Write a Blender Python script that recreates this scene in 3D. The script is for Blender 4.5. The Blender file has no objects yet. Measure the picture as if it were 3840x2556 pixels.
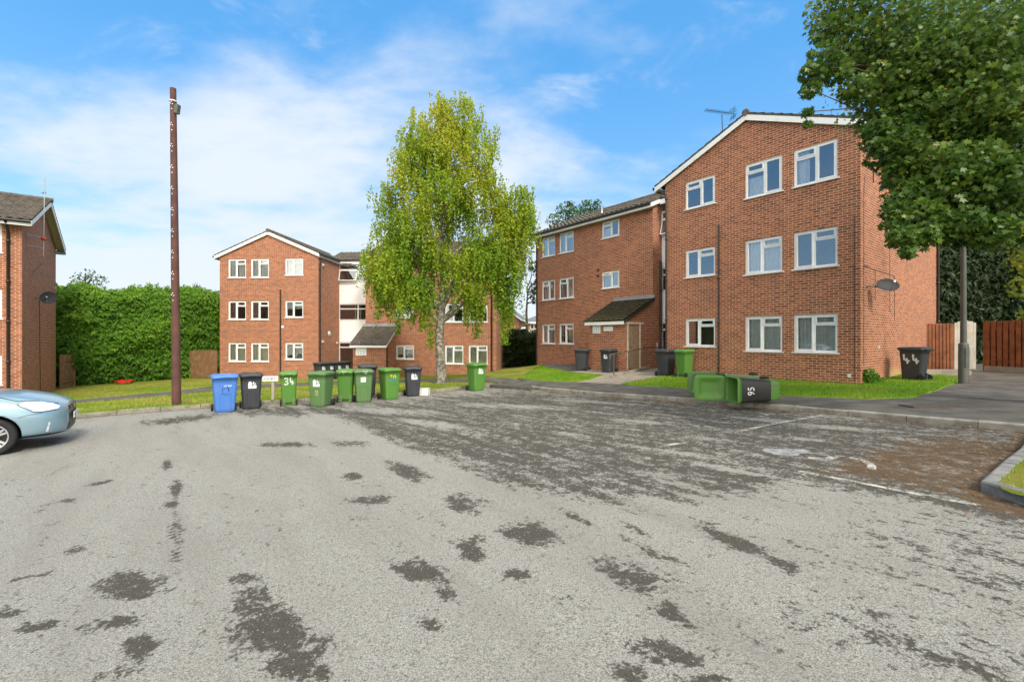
import bpy, bmesh, math, random
import numpy as np
from mathutils import Vector, Matrix, Euler
from mathutils.bvhtree import BVHTree

rnd = random.Random(7)
rng = np.random.default_rng(11)
R = math.radians
S = bpy.context.scene
C = S.collection

# ------------------------------------------------------------------ camera
H0 = 1.6                      # camera height; every height below is measured from the lens and lifted by H0
FPX, CX, HY = 1707.0, 1920.0, 1266.0
cam_d = bpy.data.cameras.new('camera')
cam = bpy.data.objects.new('camera', cam_d)
C.objects.link(cam)
cam.location = (0, 0, H0)
cam.rotation_euler = (R(90), 0, 0)
cam_d.sensor_width = 36.0
cam_d.lens = 36.0 * FPX / 3840.0
cam_d.shift_y = -(1278 - HY) / 3840.0
cam_d.clip_end = 3000
S.camera = cam

# ------------------------------------------------------------------ sky and sun
SUN_EL, SUN_AZ = 44.0, math.degrees(math.atan2(0.50, -0.866))   # azimuth from +Y towards +X
W = bpy.data.worlds.new('World')
S.world = W
W.use_nodes = True
nt = W.node_tree
for n in list(nt.nodes):
    nt.nodes.remove(n)


def NN(t, kind, **kw):
    n = t.nodes.new(kind)
    for k, v in kw.items():
        setattr(n, k, v)
    return n


def mth(t, op, a, b=None, c=None, clamp=False):
    n = t.nodes.new('ShaderNodeMath')
    n.operation = op
    n.use_clamp = clamp
    for i, v in enumerate((a, b, c)):
        if v is None:
            continue
        if isinstance(v, (int, float)):
            n.inputs[i].default_value = v
        else:
            t.links.new(v, n.inputs[i])
    return n.outputs[0]


def mixc(t, fac, a, b, mode='MIX'):
    n = t.nodes.new('ShaderNodeMix')
    n.data_type = 'RGBA'
    n.blend_type = mode
    n.clamp_factor = True
    for idx, v in ((0, fac), (6, a), (7, b)):
        if isinstance(v, (int, float)):
            n.inputs[idx].default_value = v
        elif isinstance(v, tuple):
            n.inputs[idx].default_value = (v[0], v[1], v[2], 1)
        else:
            t.links.new(v, n.inputs[idx])
    return n.outputs[2]


def ramp(t, v, a, b):
    n = t.nodes.new('ShaderNodeMapRange')
    n.interpolation_type = 'SMOOTHSTEP'
    t.links.new(v, n.inputs[0])
    n.inputs[1].default_value = a
    n.inputs[2].default_value = b
    n.inputs[3].default_value = 0
    n.inputs[4].default_value = 1
    return n.outputs[0]


def noise(t, vec, scale, detail=4, rough=0.55, dist=0.0):
    n = t.nodes.new('ShaderNodeTexNoise')
    n.inputs['Scale'].default_value = scale
    n.inputs['Detail'].default_value = detail
    n.inputs['Roughness'].default_value = rough
    n.inputs['Distortion'].default_value = dist
    if vec is not None:
        t.links.new(vec, n.inputs['Vector'])
    return n.outputs[0]


sky = NN(nt, 'ShaderNodeTexSky')
sky.sky_type = 'NISHITA'
sky.sun_disc = False
sky.sun_elevation = R(SUN_EL)
sky.sun_rotation = R(SUN_AZ)
sky.air_density = 1.0
sky.dust_density = 0.6
sky.ozone_density = 1.6
tc = NN(nt, 'ShaderNodeTexCoord')
sep = NN(nt, 'ShaderNodeSeparateXYZ')
nt.links.new(tc.outputs['Generated'], sep.inputs[0])
zc = mth(nt, 'MAXIMUM', sep.outputs[2], 0.0)
# clouds lie on a high flat layer: directions projected on to it
dz = mth(nt, 'ADD', zc, 0.22)
comb = NN(nt, 'ShaderNodeCombineXYZ')
nt.links.new(mth(nt, 'DIVIDE', sep.outputs[0], dz), comb.inputs[0])
nt.links.new(mth(nt, 'DIVIDE', sep.outputs[1], dz), comb.inputs[1])
comb.inputs[2].default_value = 3.7
mp = NN(nt, 'ShaderNodeMapping')
mp.inputs['Rotation'].default_value = (0, 0, R(-24))
mp.inputs['Scale'].default_value = (0.75, 1.15, 1)
mp.inputs['Location'].default_value = (0.35, 0.0, 0.0)
nt.links.new(comb.outputs[0], mp.inputs[0])
n1 = noise(nt, mp.outputs[0], 1.05, 7, 0.52, 0.35)
n2 = noise(nt, mp.outputs[0], 3.4, 7, 0.6, 0.2)
dens = mth(nt, 'ADD', mth(nt, 'MULTIPLY', n1, 0.74), mth(nt, 'MULTIPLY', n2, 0.26))
low = ramp(nt, zc, 0.56, 0.04)                       # more cloud low down
thr = mth(nt, 'ADD', dens, mth(nt, 'MULTIPLY', low, 0.235))
cl = ramp(nt, thr, 0.50, 0.72)
cl = mth(nt, 'MULTIPLY', cl, 0.93)
n3 = noise(nt, mp.outputs[0], 2.1, 8, 0.62, 0.8)       # thin wisps everywhere
cl = mth(nt, 'MAXIMUM', cl, mth(nt, 'MULTIPLY', ramp(nt, n3, 0.48, 0.74), 0.62))
hz = ramp(nt, zc, 0.17, 0.0)
cl = mth(nt, 'MAXIMUM', cl, mth(nt, 'MULTIPLY', hz, 0.85))
hs = NN(nt, 'ShaderNodeHueSaturation')
hs.inputs['Hue'].default_value = 0.493
hs.inputs['Saturation'].default_value = 1.28
hs.inputs['Value'].default_value = 1.55
nt.links.new(sky.outputs[0], hs.inputs['Color'])
clear = ramp(nt, sep.outputs[1], 0.50, 0.10)
cl = mth(nt, 'MULTIPLY', cl, mth(nt, 'SUBTRACT', 1.0, mth(nt, 'MULTIPLY', clear, 0.75)))
deep = mixc(nt, ramp(nt, zc, 0.02, 0.55), (1.6, 2.9, 4.4), (0.50, 1.80, 3.8))
blue = mixc(nt, 0.80, hs.outputs[0], deep)
skyc = mixc(nt, cl, blue, (3.75, 4.05, 4.4))
over = ramp(nt, zc, 0.64, 0.86)                        # thin bright cloud added overhead, out of view, for neutral fill light
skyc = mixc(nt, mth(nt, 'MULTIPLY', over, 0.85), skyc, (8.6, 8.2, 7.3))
back = ramp(nt, sep.outputs[1], -0.46, -0.82)          # bright cloud bank added behind the viewer to lift the shaded walls
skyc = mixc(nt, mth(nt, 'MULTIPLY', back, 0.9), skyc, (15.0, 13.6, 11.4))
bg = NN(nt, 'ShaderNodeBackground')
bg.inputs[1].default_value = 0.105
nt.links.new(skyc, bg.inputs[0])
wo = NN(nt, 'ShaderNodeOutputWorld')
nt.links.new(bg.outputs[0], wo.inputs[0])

sun_d = bpy.data.lights.new('sun', 'SUN')
sun_d.energy = 1.5
sun_d.angle = R(12.0)
sun_d.color = (1.0, 0.93, 0.82)
sun = bpy.data.objects.new('sun', sun_d)
C.objects.link(sun)
sd = Vector((math.sin(R(SUN_AZ)) * math.cos(R(SUN_EL)), math.cos(R(SUN_AZ)) * math.cos(R(SUN_EL)), math.sin(R(SUN_EL))))
sun.rotation_euler = sd.to_track_quat('Z', 'Y').to_euler()
sun.location = (20, -20, 30)

S.view_settings.view_transform = 'Standard'
S.view_settings.look = 'None'
S.view_settings.exposure = 1.15
S.view_settings.gamma = 1.0
S.view_settings.use_curve_mapping = False
S.cycles.max_bounces = 6
S.cycles.transparent_max_bounces = 12
S.cycles.use_adaptive_sampling = True

# ------------------------------------------------------------------ helpers: objects and tags


def tag(o, label=None, cat=None, group=None, kind=None):
    if label: o['label'] = label
    if cat: o['category'] = cat
    if group: o['group'] = group
    if kind: o['kind'] = kind
    return o


def empty(name, loc=(0, 0, 0), rz=0.0, label=None, cat=None, group=None):
    o = bpy.data.objects.new(name, None)
    C.objects.link(o)
    o.location = loc
    o.rotation_euler = (0, 0, rz)
    o.empty_display_size = 0.2
    return tag(o, label, cat, group)


def link(name, me, mats, parent=None, loc=None):
    o = bpy.data.objects.new(name, me)
    C.objects.link(o)
    if mats is not None:
        for m in (mats if isinstance(mats, (list, tuple)) else [mats]):
            me.materials.append(m)
    if parent is not None:
        o.parent = parent
    if loc is not None:
        o.location = loc
    return o


class MB:
    """collects shapes; build() links them as one mesh object"""

    def __init__(s):
        s.v, s.f, s.uv, s.mi, s.sm = [], [], [], [], []

    def face(s, pts, uv=None, mi=0, smooth=False):
        b = len(s.v)
        s.v.extend([tuple(p) for p in pts])
        s.f.append(tuple(range(b, b + len(pts))))
        s.uv.append(uv)
        s.mi.append(mi)
        s.sm.append(smooth)

    def grid(s, rows, closed=False, mi=0, smooth=True, uvs=None):
        """rows: list of equally long lists of points"""
        b = len(s.v)
        n = len(rows[0])
        for r in rows:
            s.v.extend([tuple(p) for p in r])
        for i in range(len(rows) - 1):
            for j in range(n if closed else n - 1):
                k = (j + 1) % n
                s.f.append((b + i * n + j, b + i * n + k, b + (i + 1) * n + k, b + (i + 1) * n + j))
                if uvs:
                    s.uv.append([uvs[i][j], uvs[i][k], uvs[i + 1][k], uvs[i + 1][j]])
                else:
                    s.uv.append(None)
                s.mi.append(mi)
                s.sm.append(smooth)

    def box(s, c, d, rz=0.0, mat=None, mi=0, tap=1.0):
        x, y, z = d[0] / 2, d[1] / 2, d[2] / 2
        P = [(-x, -y, -z), (x, -y, -z), (x, y, -z), (-x, y, -z)]
        P += [(a * tap, b * tap, z) for a, b, _ in P]
        M = mat if mat is not None else Matrix.Rotation(rz, 4, 'Z')
        P = [M @ Vector(p) + Vector(c) for p in P]
        for q in ((0, 3, 2, 1), (4, 5, 6, 7), (0, 1, 5, 4), (1, 2, 6, 5), (2, 3, 7, 6), (3, 0, 4, 7)):
            s.face([P[i] for i in q], mi=mi)

    def bx(s, x0, x1, y0, y1, z0, z1, mi=0):
        s.box(((x0 + x1) / 2, (y0 + y1) / 2, (z0 + z1) / 2), (x1 - x0, y1 - y0, z1 - z0), mi=mi)

    def tube(s, pts, r, n=8, cap=True, mi=0):
        pts = [Vector(p) for p in pts]
        rr = r if isinstance(r, (list, tuple)) else [r] * len(pts)
        rows = []
        prev = None
        for i, p in enumerate(pts):
            t = (pts[min(i + 1, len(pts) - 1)] - pts[max(i - 1, 0)])
            if t.length < 1e-9:
                t = Vector((0, 0, 1))
            t.normalize()
            if prev is None:
                a = Vector((1, 0, 0)) if abs(t.x) < 0.8 else Vector((0, 1, 0))
                u = t.cross(a).normalized()
            else:
                u = (prev - t * prev.dot(t)).normalized()
            prev = u
            w = t.cross(u)
            rows.append([p + (u * math.cos(2 * math.pi * k / n) + w * math.sin(2 * math.pi * k / n)) * rr[i] for k in range(n)])
        s.grid(rows, closed=True, mi=mi)
        if cap:
            s.face(list(reversed(rows[0])), mi=mi)
            s.face(rows[-1], mi=mi)

    def lathe(s, prof, n=20, M=None, mi=0, smooth=True):
        """prof: (r, z) pairs round local z"""
        M = M or Matrix()
        rows = [[M @ Vector((r * math.cos(2 * math.pi * k / n), r * math.sin(2 * math.pi * k / n), z)) for k in range(n)] for r, z in prof]
        s.grid(rows, closed=True, mi=mi, smooth=smooth)

    def build(s, name, mats, parent=None, loc=None):
        me = bpy.data.meshes.new(name)
        me.from_pydata(s.v, [], s.f)
        if any(u is not None for u in s.uv):
            l = me.uv_layers.new(name='UVMap')
            k = 0
            for u, f in zip(s.uv, s.f):
                for j in range(len(f)):
                    l.data[k].uv = u[j] if u is not None else (0, 0)
                    k += 1
        for p, m, sm in zip(me.polygons, s.mi, s.sm):
            p.material_index = m
            p.use_smooth = sm
        me.update()
        return link(name, me, mats, parent, loc)


def np_mesh(name, verts, k, mats, parent=None, tint=None, smooth=False, mi=None):
    """verts: (n*k,3) array, consecutive k-gons"""
    verts = np.asarray(verts, dtype=np.float32)
    n = len(verts) // k
    me = bpy.data.meshes.new(name)
    me.vertices.add(len(verts))
    me.vertices.foreach_set('co', verts.ravel())
    me.loops.add(n * k)
    me.loops.foreach_set('vertex_index', np.arange(n * k, dtype=np.int32))
    me.polygons.add(n)
    me.polygons.foreach_set('loop_start', np.arange(0, n * k, k, dtype=np.int32))
    if mi is not None:
        me.polygons.foreach_set('material_index', mi.astype(np.int32))
    if tint is not None:
        a = me.attributes.new('tint', 'FLOAT', 'POINT')
        a.data.foreach_set('value', np.repeat(tint, k).astype(np.float32))
    me.update(calc_edges=True)
    return link(name, me, mats, parent)


def copy_tree(o, parent=None):
    c = o.copy()
    C.objects.link(c)
    if parent is not None:
        c.parent = parent
    for ch in [x for x in S.objects if x.parent is o]:
        copy_tree(ch, c)
    return c


def text_verts(body, size, ext=0.0):
    cu = bpy.data.curves.new('lettering', 'FONT')
    cu.body = body
    cu.size = size
    cu.extrude = ext
    cu.align_x = 'CENTER'
    cu.align_y = 'CENTER'
    o = bpy.data.objects.new('lettering', cu)
    C.objects.link(o)
    bpy.context.view_layer.update()
    me = bpy.data.meshes.new_from_object(o.evaluated_get(bpy.context.evaluated_depsgraph_get()))
    bpy.data.objects.remove(o)
    return me


# ------------------------------------------------------------------ materials
def new_mat(name):
    m = bpy.data.materials.new(name)
    m.use_nodes = True
    t = m.node_tree
    b = t.nodes['Principled BSDF']
    return m, t, b


def mat(name, col, rough=0.6, col2=None, scale=8.0, lo=0.35, hi=0.7, bump=0.0, bscale=40.0, metal=0.0, spec=0.5, coat=0.0):
    m, t, b = new_mat(name)
    b.inputs['Roughness'].default_value = rough
    b.inputs['Metallic'].default_value = metal
    b.inputs['Specular IOR Level'].default_value = spec
    b.inputs['Coat Weight'].default_value = coat
    tcn = NN(t, 'ShaderNodeTexCoord')
    v = tcn.outputs['Object']
    if col2 is None:
        col2 = tuple(c * 0.8 for c in col)
    f = ramp(t, noise(t, v, scale, 6, 0.6), lo, hi)
    t.links.new(mixc(t, f, col, col2), b.inputs['Base Color'])
    if bump:
        bn = NN(t, 'ShaderNodeBump')
        bn.inputs['Strength'].default_value = bump
        bn.inputs['Distance'].default_value = 0.01
        t.links.new(noise(t, v, bscale, 5, 0.6), bn.inputs['Height'])
        t.links.new(bn.outputs[0], b.inputs['Normal'])
    return m


def brick_mat(name, c1, c2, mortar, patch=None):
    m, t, b = new_mat(name)
    b.inputs['Roughness'].default_value = 0.86
    b.inputs['Specular IOR Level'].default_value = 0.25
    uv = NN(t, 'ShaderNodeUVMap').outputs[0]
    br = NN(t, 'ShaderNodeTexBrick')
    br.inputs['Scale'].default_value = 1.0
    br.inputs['Brick Width'].default_value = 0.225
    br.inputs['Row Height'].default_value = 0.075
    br.inputs['Mortar Size'].default_value = 0.0082
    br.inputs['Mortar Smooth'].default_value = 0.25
    br.inputs['Bias'].default_value = -0.1
    br.inputs['Color1'].default_value = (*c1, 1)
    br.inputs['Color2'].default_value = (*c2, 1)
    br.inputs['Mortar'].default_value = (*mortar, 1)
    t.links.new(uv, br.inputs['Vector'])
    # second random per brick through a cell noise aligned to the bond
    n_f = noise(t, uv, 9.0, 3, 0.6)
    n_c = noise(t, uv, 0.9, 5, 0.6)
    n_m = noise(t, uv, 3.2, 4, 0.55)
    col = mixc(t, mth(t, 'MULTIPLY', ramp(t, n_f, 0.46, 0.66), 0.5), br.outputs['Color'], tuple(x * 0.55 for x in c2))
    col = mixc(t, mth(t, 'MULTIPLY', ramp(t, n_m, 0.50, 0.75), 0.38), col, (min(1, c1[0] * 1.45), c1[1] * 1.55, c1[2] * 1.5))
    col = mixc(t, mth(t, 'MULTIPLY', ramp(t, n_c, 0.48, 0.75), 0.32), col, (0.17, 0.098, 0.062))
    col = mixc(t, mth(t, 'MULTIPLY', br.outputs['Fac'], 0.92), col, mortar)
    # splash-back weathering in the lowest courses
    sp = NN(t, 'ShaderNodeSeparateXYZ')
    t.links.new(uv, sp.inputs[0])
    splash = ramp(t, mth(t, 'ADD', sp.outputs[1], mth(t, 'MULTIPLY', n_m, 0.5)), 0.62, 0.05)
    col = mixc(t, mth(t, 'MULTIPLY', splash, 0.42), col, (0.33, 0.22, 0.145))
    if patch:
        px, pz, rx, rz = patch
        dx = mth(t, 'DIVIDE', mth(t, 'SUBTRACT', sp.outputs[0], px), rx)
        dzz = mth(t, 'DIVIDE', mth(t, 'SUBTRACT', sp.outputs[1], pz), rz)
        d = mth(t, 'ADD', mth(t, 'POWER', dx, 2), mth(t, 'POWER', dzz, 2))
        d = mth(t, 'ADD', d, mth(t, 'MULTIPLY', mth(t, 'SUBTRACT', n_m, 0.5), 1.2))
        col = mixc(t, mth(t, 'MULTIPLY', ramp(t, d, 1.0, 0.25), 0.85), col, (0.50, 0.33, 0.15))
    t.links.new(col, b.inputs['Base Color'])
    bn = NN(t, 'ShaderNodeBump')
    bn.inputs['Strength'].default_value = 0.5
    bn.inputs['Distance'].default_value = 0.006
    hgt = mth(t, 'SUBTRACT', mth(t, 'MULTIPLY', n_f, 0.4), br.outputs['Fac'])
    t.links.new(hgt, bn.inputs['Height'])
    t.links.new(bn.outputs[0], b.inputs['Normal'])
    return m


def leaf_mat(name, cols, rough=0.5, trans=0.35, spec=0.35):
    m, t, b = new_mat(name)
    b.inputs['Roughness'].default_value = rough
    b.inputs['Specular IOR Level'].default_value = spec
    at = NN(t, 'ShaderNodeAttribute', attribute_name='tint')
    cr = NN(t, 'ShaderNodeValToRGB')
    while len(cr.color_ramp.elements) < len(cols):
        cr.color_ramp.elements.new(0.5)
    for i, (p, c) in enumerate(cols):
        cr.color_ramp.elements[i].position = p
        cr.color_ramp.elements[i].color = (*c, 1)
    t.links.new(at.outputs['Fac'], cr.inputs[0])
    t.links.new(cr.outputs[0], b.inputs['Base Color'])
    tr = NN(t, 'ShaderNodeBsdfTranslucent')
    t.links.new(cr.outputs[0], tr.inputs[0])
    mx = NN(t, 'ShaderNodeMixShader')
    mx.inputs[0].default_value = trans
    t.links.new(b.outputs[0], mx.inputs[1])
    t.links.new(tr.outputs[0], mx.inputs[2])
    t.links.new(mx.outputs[0], t.nodes['Material Output'].inputs[0])
    return m


def glass_mat():
    m, t, b = new_mat('window_glass')
    t.nodes.remove(b)
    tr = NN(t, 'ShaderNodeBsdfTransparent')
    tr.inputs[0].default_value = (0.95, 0.975, 0.97, 1)
    gl = NN(t, 'ShaderNodeBsdfGlossy')
    gl.inputs['Roughness'].default_value = 0.02
    gl.inputs[0].default_value = (0.86, 0.94, 1.0, 1)
    fr = NN(t, 'ShaderNodeFresnel')
    fr.inputs[0].default_value = 1.7
    mx = NN(t, 'ShaderNodeMixShader')
    t.links.new(mth(t, 'MULTIPLY', fr.outputs[0], 3.6, clamp=True), mx.inputs[0])
    t.links.new(tr.outputs[0], mx.inputs[1])
    t.links.new(gl.outputs[0], mx.inputs[2])
    t.links.new(mx.outputs[0], t.nodes['Material Output'].inputs[0])
    return m


M = {}
M['brick'] = brick_mat('red_brick', (0.40, 0.132, 0.055), (0.17, 0.048, 0.025), (0.62, 0.42, 0.30))
M['brick_flank'] = brick_mat('red_brick_flank', (0.42, 0.142, 0.058), (0.19, 0.055, 0.027), (0.62, 0.42, 0.29), (3.6, 0.35, 1.35, 0.75))
M['brick_pale'] = brick_mat('pale_brick', (0.55, 0.36, 0.16), (0.48, 0.29, 0.12), (0.55, 0.42, 0.27))
M['upvc'] = mat('white_upvc', (0.80, 0.81, 0.80), 0.35, (0.72, 0.73, 0.71), 3.0)
M['fascia'] = mat('white_painted_board', (0.80, 0.80, 0.78), 0.5, (0.66, 0.66, 0.62), 2.5, 0.45, 0.8)
M['clad'] = mat('white_cladding', (0.90, 0.91, 0.92), 0.4, (0.83, 0.85, 0.86), 1.5)
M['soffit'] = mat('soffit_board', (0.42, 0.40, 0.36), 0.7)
M['glass'] = glass_mat()
M['curtain_cream'] = mat('cream_curtain', (0.86, 0.85, 0.70), 0.9, (0.74, 0.74, 0.60), 6)
M['curtain_grey'] = mat('pale_grey_curtain', (0.82, 0.85, 0.80), 0.9, (0.68, 0.72, 0.68), 6)
M['curtain_white'] = mat('white_net_curtain', (0.92, 0.93, 0.93), 0.9, (0.82, 0.84, 0.84), 9)
M['curtain_brown'] = mat('brown_curtain', (0.36, 0.27, 0.22), 0.9, (0.27, 0.20, 0.16), 6)
M['curtain_blue'] = mat('pale_blue_curtain', (0.68, 0.80, 0.85), 0.9, (0.58, 0.70, 0.75), 6)
M['room'] = mat('room_plaster', (0.46, 0.37, 0.28), 0.9, (0.34, 0.27, 0.21), 1.2)
M['pipe_brown'] = mat('dark_brown_pipe', (0.030, 0.018, 0.014), 0.4)
M['pipe_black'] = mat('black_gutter_plastic', (0.016, 0.016, 0.017), 0.4)
M['lead'] = mat('lead_flashing', (0.30, 0.31, 0.33), 0.5, (0.22, 0.23, 0.25), 5)
M['alu'] = mat('grey_aluminium', (0.45, 0.46, 0.47), 0.35, metal=0.8)
M['dish'] = mat('grey_dish_paint', (0.045, 0.045, 0.047), 0.7, (0.033, 0.034, 0.036), 6)
M['dark_metal'] = mat('dark_metal', (0.03, 0.03, 0.032), 0.45)
M['red_plastic'] = mat('red_plastic', (0.6, 0.03, 0.02), 0.4)
M['white_plastic'] = mat('white_plastic', (0.75, 0.75, 0.73), 0.45)
M['white_paint'] = mat('white_paint', (0.82, 0.84, 0.86), 0.5, (0.72, 0.75, 0.78), 20)
M['door_wood'] = mat('weathered_ply_door', (0.40, 0.29, 0.18), 0.75, (0.30, 0.21, 0.13), 5, bump=0.2)


def roof_mat(name, a, b2, moss, lich, mossamt):
    m, t, b = new_mat(name)
    b.inputs['Roughness'].default_value = 0.92
    b.inputs['Specular IOR Level'].default_value = 0.2
    v = NN(t, 'ShaderNodeTexCoord').outputs['Object']
    col = mixc(t, ramp(t, noise(t, v, 2.6, 5), 0.35, 0.68), a, b2)
    col = mixc(t, mth(t, 'MULTIPLY', ramp(t, noise(t, v, 16, 4, 0.65), 0.52, 0.72), 0.75), col, lich)
    col = mixc(t, mth(t, 'MULTIPLY', ramp(t, noise(t, v, 1.1, 6, 0.7), 0.55 - 0.2 * mossamt, 0.75), 0.9 * mossamt + 0.1), col, moss)
    t.links.new(col, b.inputs['Base Color'])
    bn = NN(t, 'ShaderNodeBump')
    bn.inputs['Strength'].default_value = 0.6
    bn.inputs['Distance'].default_value = 0.02
    t.links.new(noise(t, v, 30, 5, 0.7), bn.inputs['Height'])
    t.links.new(bn.outputs[0], b.inputs['Normal'])
    return m


M['tile'] = roof_mat('concrete_roof_tile', (0.135, 0.112, 0.092), (0.085, 0.072, 0.060), (0.10, 0.095, 0.03), (0.30, 0.28, 0.22), 0.35)
M['tile_moss'] = roof_mat('mossy_roof_tile', (0.050, 0.040, 0.028), (0.030, 0.026, 0.019), (0.045, 0.040, 0.010), (0.14, 0.125, 0.09), 0.9)
M['slate'] = mat('grey_slate_roof', (0.16, 0.165, 0.17), 0.8, (0.12, 0.125, 0.13), 3)
M['tarmac_path'] = mat('path_tarmac', (0.12, 0.112, 0.098), 0.95, (0.062, 0.057, 0.048), 1.7, 0.35, 0.65, bump=0.8, bscale=120)
M['paving'] = mat('concrete_paving', (0.31, 0.27, 0.215), 0.95, (0.20, 0.175, 0.135), 2.2, bump=0.5, bscale=60)
M['kerb'] = mat('concrete_kerb', (0.34, 0.315, 0.265), 0.95, (0.17, 0.155, 0.12), 3.5, 0.35, 0.7, bump=0.8, bscale=50)
M['kerb_grey'] = mat('granite_kerb', (0.25, 0.245, 0.225), 0.95, (0.13, 0.13, 0.125), 4.5, 0.35, 0.7, bump=0.8, bscale=50)
M['wood_red'] = mat('red_stained_fence', (0.235, 0.075, 0.022), 0.8, (0.13, 0.040, 0.014), 4, bump=0.4, bscale=30)
M['wood_brown'] = mat('brown_fence_board', (0.23, 0.115, 0.052), 0.85, (0.32, 0.22, 0.12), 3, 0.45, 0.75, bump=0.4, bscale=30)
M['wood_pale'] = mat('pale_weathered_wood', (0.46, 0.42, 0.35), 0.85, (0.35, 0.32, 0.26), 5, bump=0.3)
M['pole_wood'] = mat('creosoted_pole', (0.125, 0.052, 0.038), 0.85, (0.075, 0.034, 0.027), 3.0, bump=0.5, bscale=25)
M['pole_grey'] = mat('grey_green_column_paint', (0.095, 0.10, 0.082), 0.5, (0.065, 0.07, 0.058), 4)
M['rail'] = mat('weathered_rail', (0.11, 0.088, 0.07), 0.6, (0.07, 0.055, 0.045), 8)
M['bin_green'] = mat('green_bin_plastic', (0.080, 0.215, 0.030), 0.55, (0.105, 0.185, 0.055), 3.0, .45, .8, coat=0.05, bump=0.05)
M['bin_dgreen'] = mat('faded_green_bin_plastic', (0.085, 0.18, 0.055), 0.6, (0.13, 0.17, 0.09), 3.0, .45, .8)
M['bin_black'] = mat('black_bin_plastic', (0.034, 0.038, 0.045), 0.55, (0.075, 0.075, 0.07), 3.0, .48, .85)
M['bin_blue'] = mat('blue_bin_plastic', (0.060, 0.19, 0.55), 0.55, (0.12, 0.22, 0.46), 3.0, .45, .8)
M['rubber'] = mat('black_rubber', (0.016, 0.016, 0.016), 0.8)
M['birch_bark'] = mat('birch_bark', (0.33, 0.305, 0.25), 0.85, (0.10, 0.088, 0.062), 8.0, 0.36, 0.60, bump=0.7, bscale=18)
M['bark'] = mat('brown_bark', (0.10, 0.075, 0.05), 0.9, (0.06, 0.045, 0.03), 8, bump=0.8, bscale=20)
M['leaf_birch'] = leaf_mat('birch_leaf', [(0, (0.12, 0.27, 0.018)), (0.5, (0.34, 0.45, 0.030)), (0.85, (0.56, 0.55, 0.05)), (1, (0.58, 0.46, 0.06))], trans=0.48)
M['leaf_maple'] = leaf_mat('maple_leaf', [(0, (0.045, 0.10, 0.018)), (0.55, (0.080, 0.155, 0.020)), (0.93, (0.20, 0.27, 0.03)), (0.985, (0.28, 0.19, 0.02)), (1, (0.30, 0.05, 0.02))], rough=0.42, trans=0.4)
M['leaf_yellow'] = leaf_mat('yellow_leaf', [(0, (0.16, 0.24, 0.02)), (0.6, (0.36, 0.42, 0.03)), (0.9, (0.55, 0.46, 0.03)), (1, (0.55, 0.33, 0.03))], trans=0.45)
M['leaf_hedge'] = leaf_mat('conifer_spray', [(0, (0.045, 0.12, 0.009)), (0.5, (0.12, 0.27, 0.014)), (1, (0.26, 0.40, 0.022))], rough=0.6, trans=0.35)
M['leaf_dark'] = leaf_mat('dark_shrub_leaf', [(0, (0.016, 0.034, 0.010)), (0.7, (0.034, 0.066, 0.014)), (1, (0.085, 0.13, 0.03))], trans=0.3)
M['leaf_far'] = leaf_mat('tree_leaf', [(0, (0.045, 0.10, 0.02)), (0.6, (0.085, 0.16, 0.025)), (1, (0.17, 0.24, 0.045))], trans=0.4)
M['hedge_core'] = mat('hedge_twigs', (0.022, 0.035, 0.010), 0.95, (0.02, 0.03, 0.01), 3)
M['grass_blade'] = leaf_mat('grass_blade', [(0, (0.13, 0.30, 0.014)), (0.45, (0.25, 0.38, 0.025)), (0.75, (0.40, 0.40, 0.06)), (1, (0.50, 0.42, 0.16))], rough=0.6, trans=0.35)
M['litter'] = leaf_mat('fallen_leaf', [(0, (0.10, 0.045, 0.018)), (0.5, (0.22, 0.10, 0.035)), (1, (0.42, 0.28, 0.14))], rough=0.8, trans=0.1)


def lawn_mat(name, g1, g2, dry):
    m, t, b = new_mat(name)
    b.inputs['Roughness'].default_value = 0.95
    b.inputs['Specular IOR Level'].default_value = 0.1
    v = NN(t, 'ShaderNodeTexCoord').outputs['Object']
    col = mixc(t, ramp(t, noise(t, v, 25, 5, 0.7), 0.35, 0.65), g1, g2)
    col = mixc(t, mth(t, 'MULTIPLY', ramp(t, noise(t, v, 0.7, 6, 0.65), 0.42, 0.66), 0.85), col, dry)
    t.links.new(col, b.inputs['Base Color'])
    bn = NN(t, 'ShaderNodeBump')
    bn.inputs['Strength'].default_value = 1.0
    bn.inputs['Distance'].default_value = 0.03
    t.links.new(noise(t, v, 60, 4, 0.7), bn.inputs['Height'])
    t.links.new(bn.outputs[0], b.inputs['Normal'])
    return m


M['lawn_dry'] = lawn_mat('dry_lawn', (0.19, 0.235, 0.024), (0.135, 0.185, 0.018), (0.33, 0.27, 0.075))
M['lawn'] = lawn_mat('green_lawn', (0.155, 0.31, 0.014), (0.10, 0.23, 0.012), (0.33, 0.33, 0.07))
M['soil'] = mat('open_ground', (0.12, 0.15, 0.05), 0.95, (0.09, 0.11, 0.04), 0.4)

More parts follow.
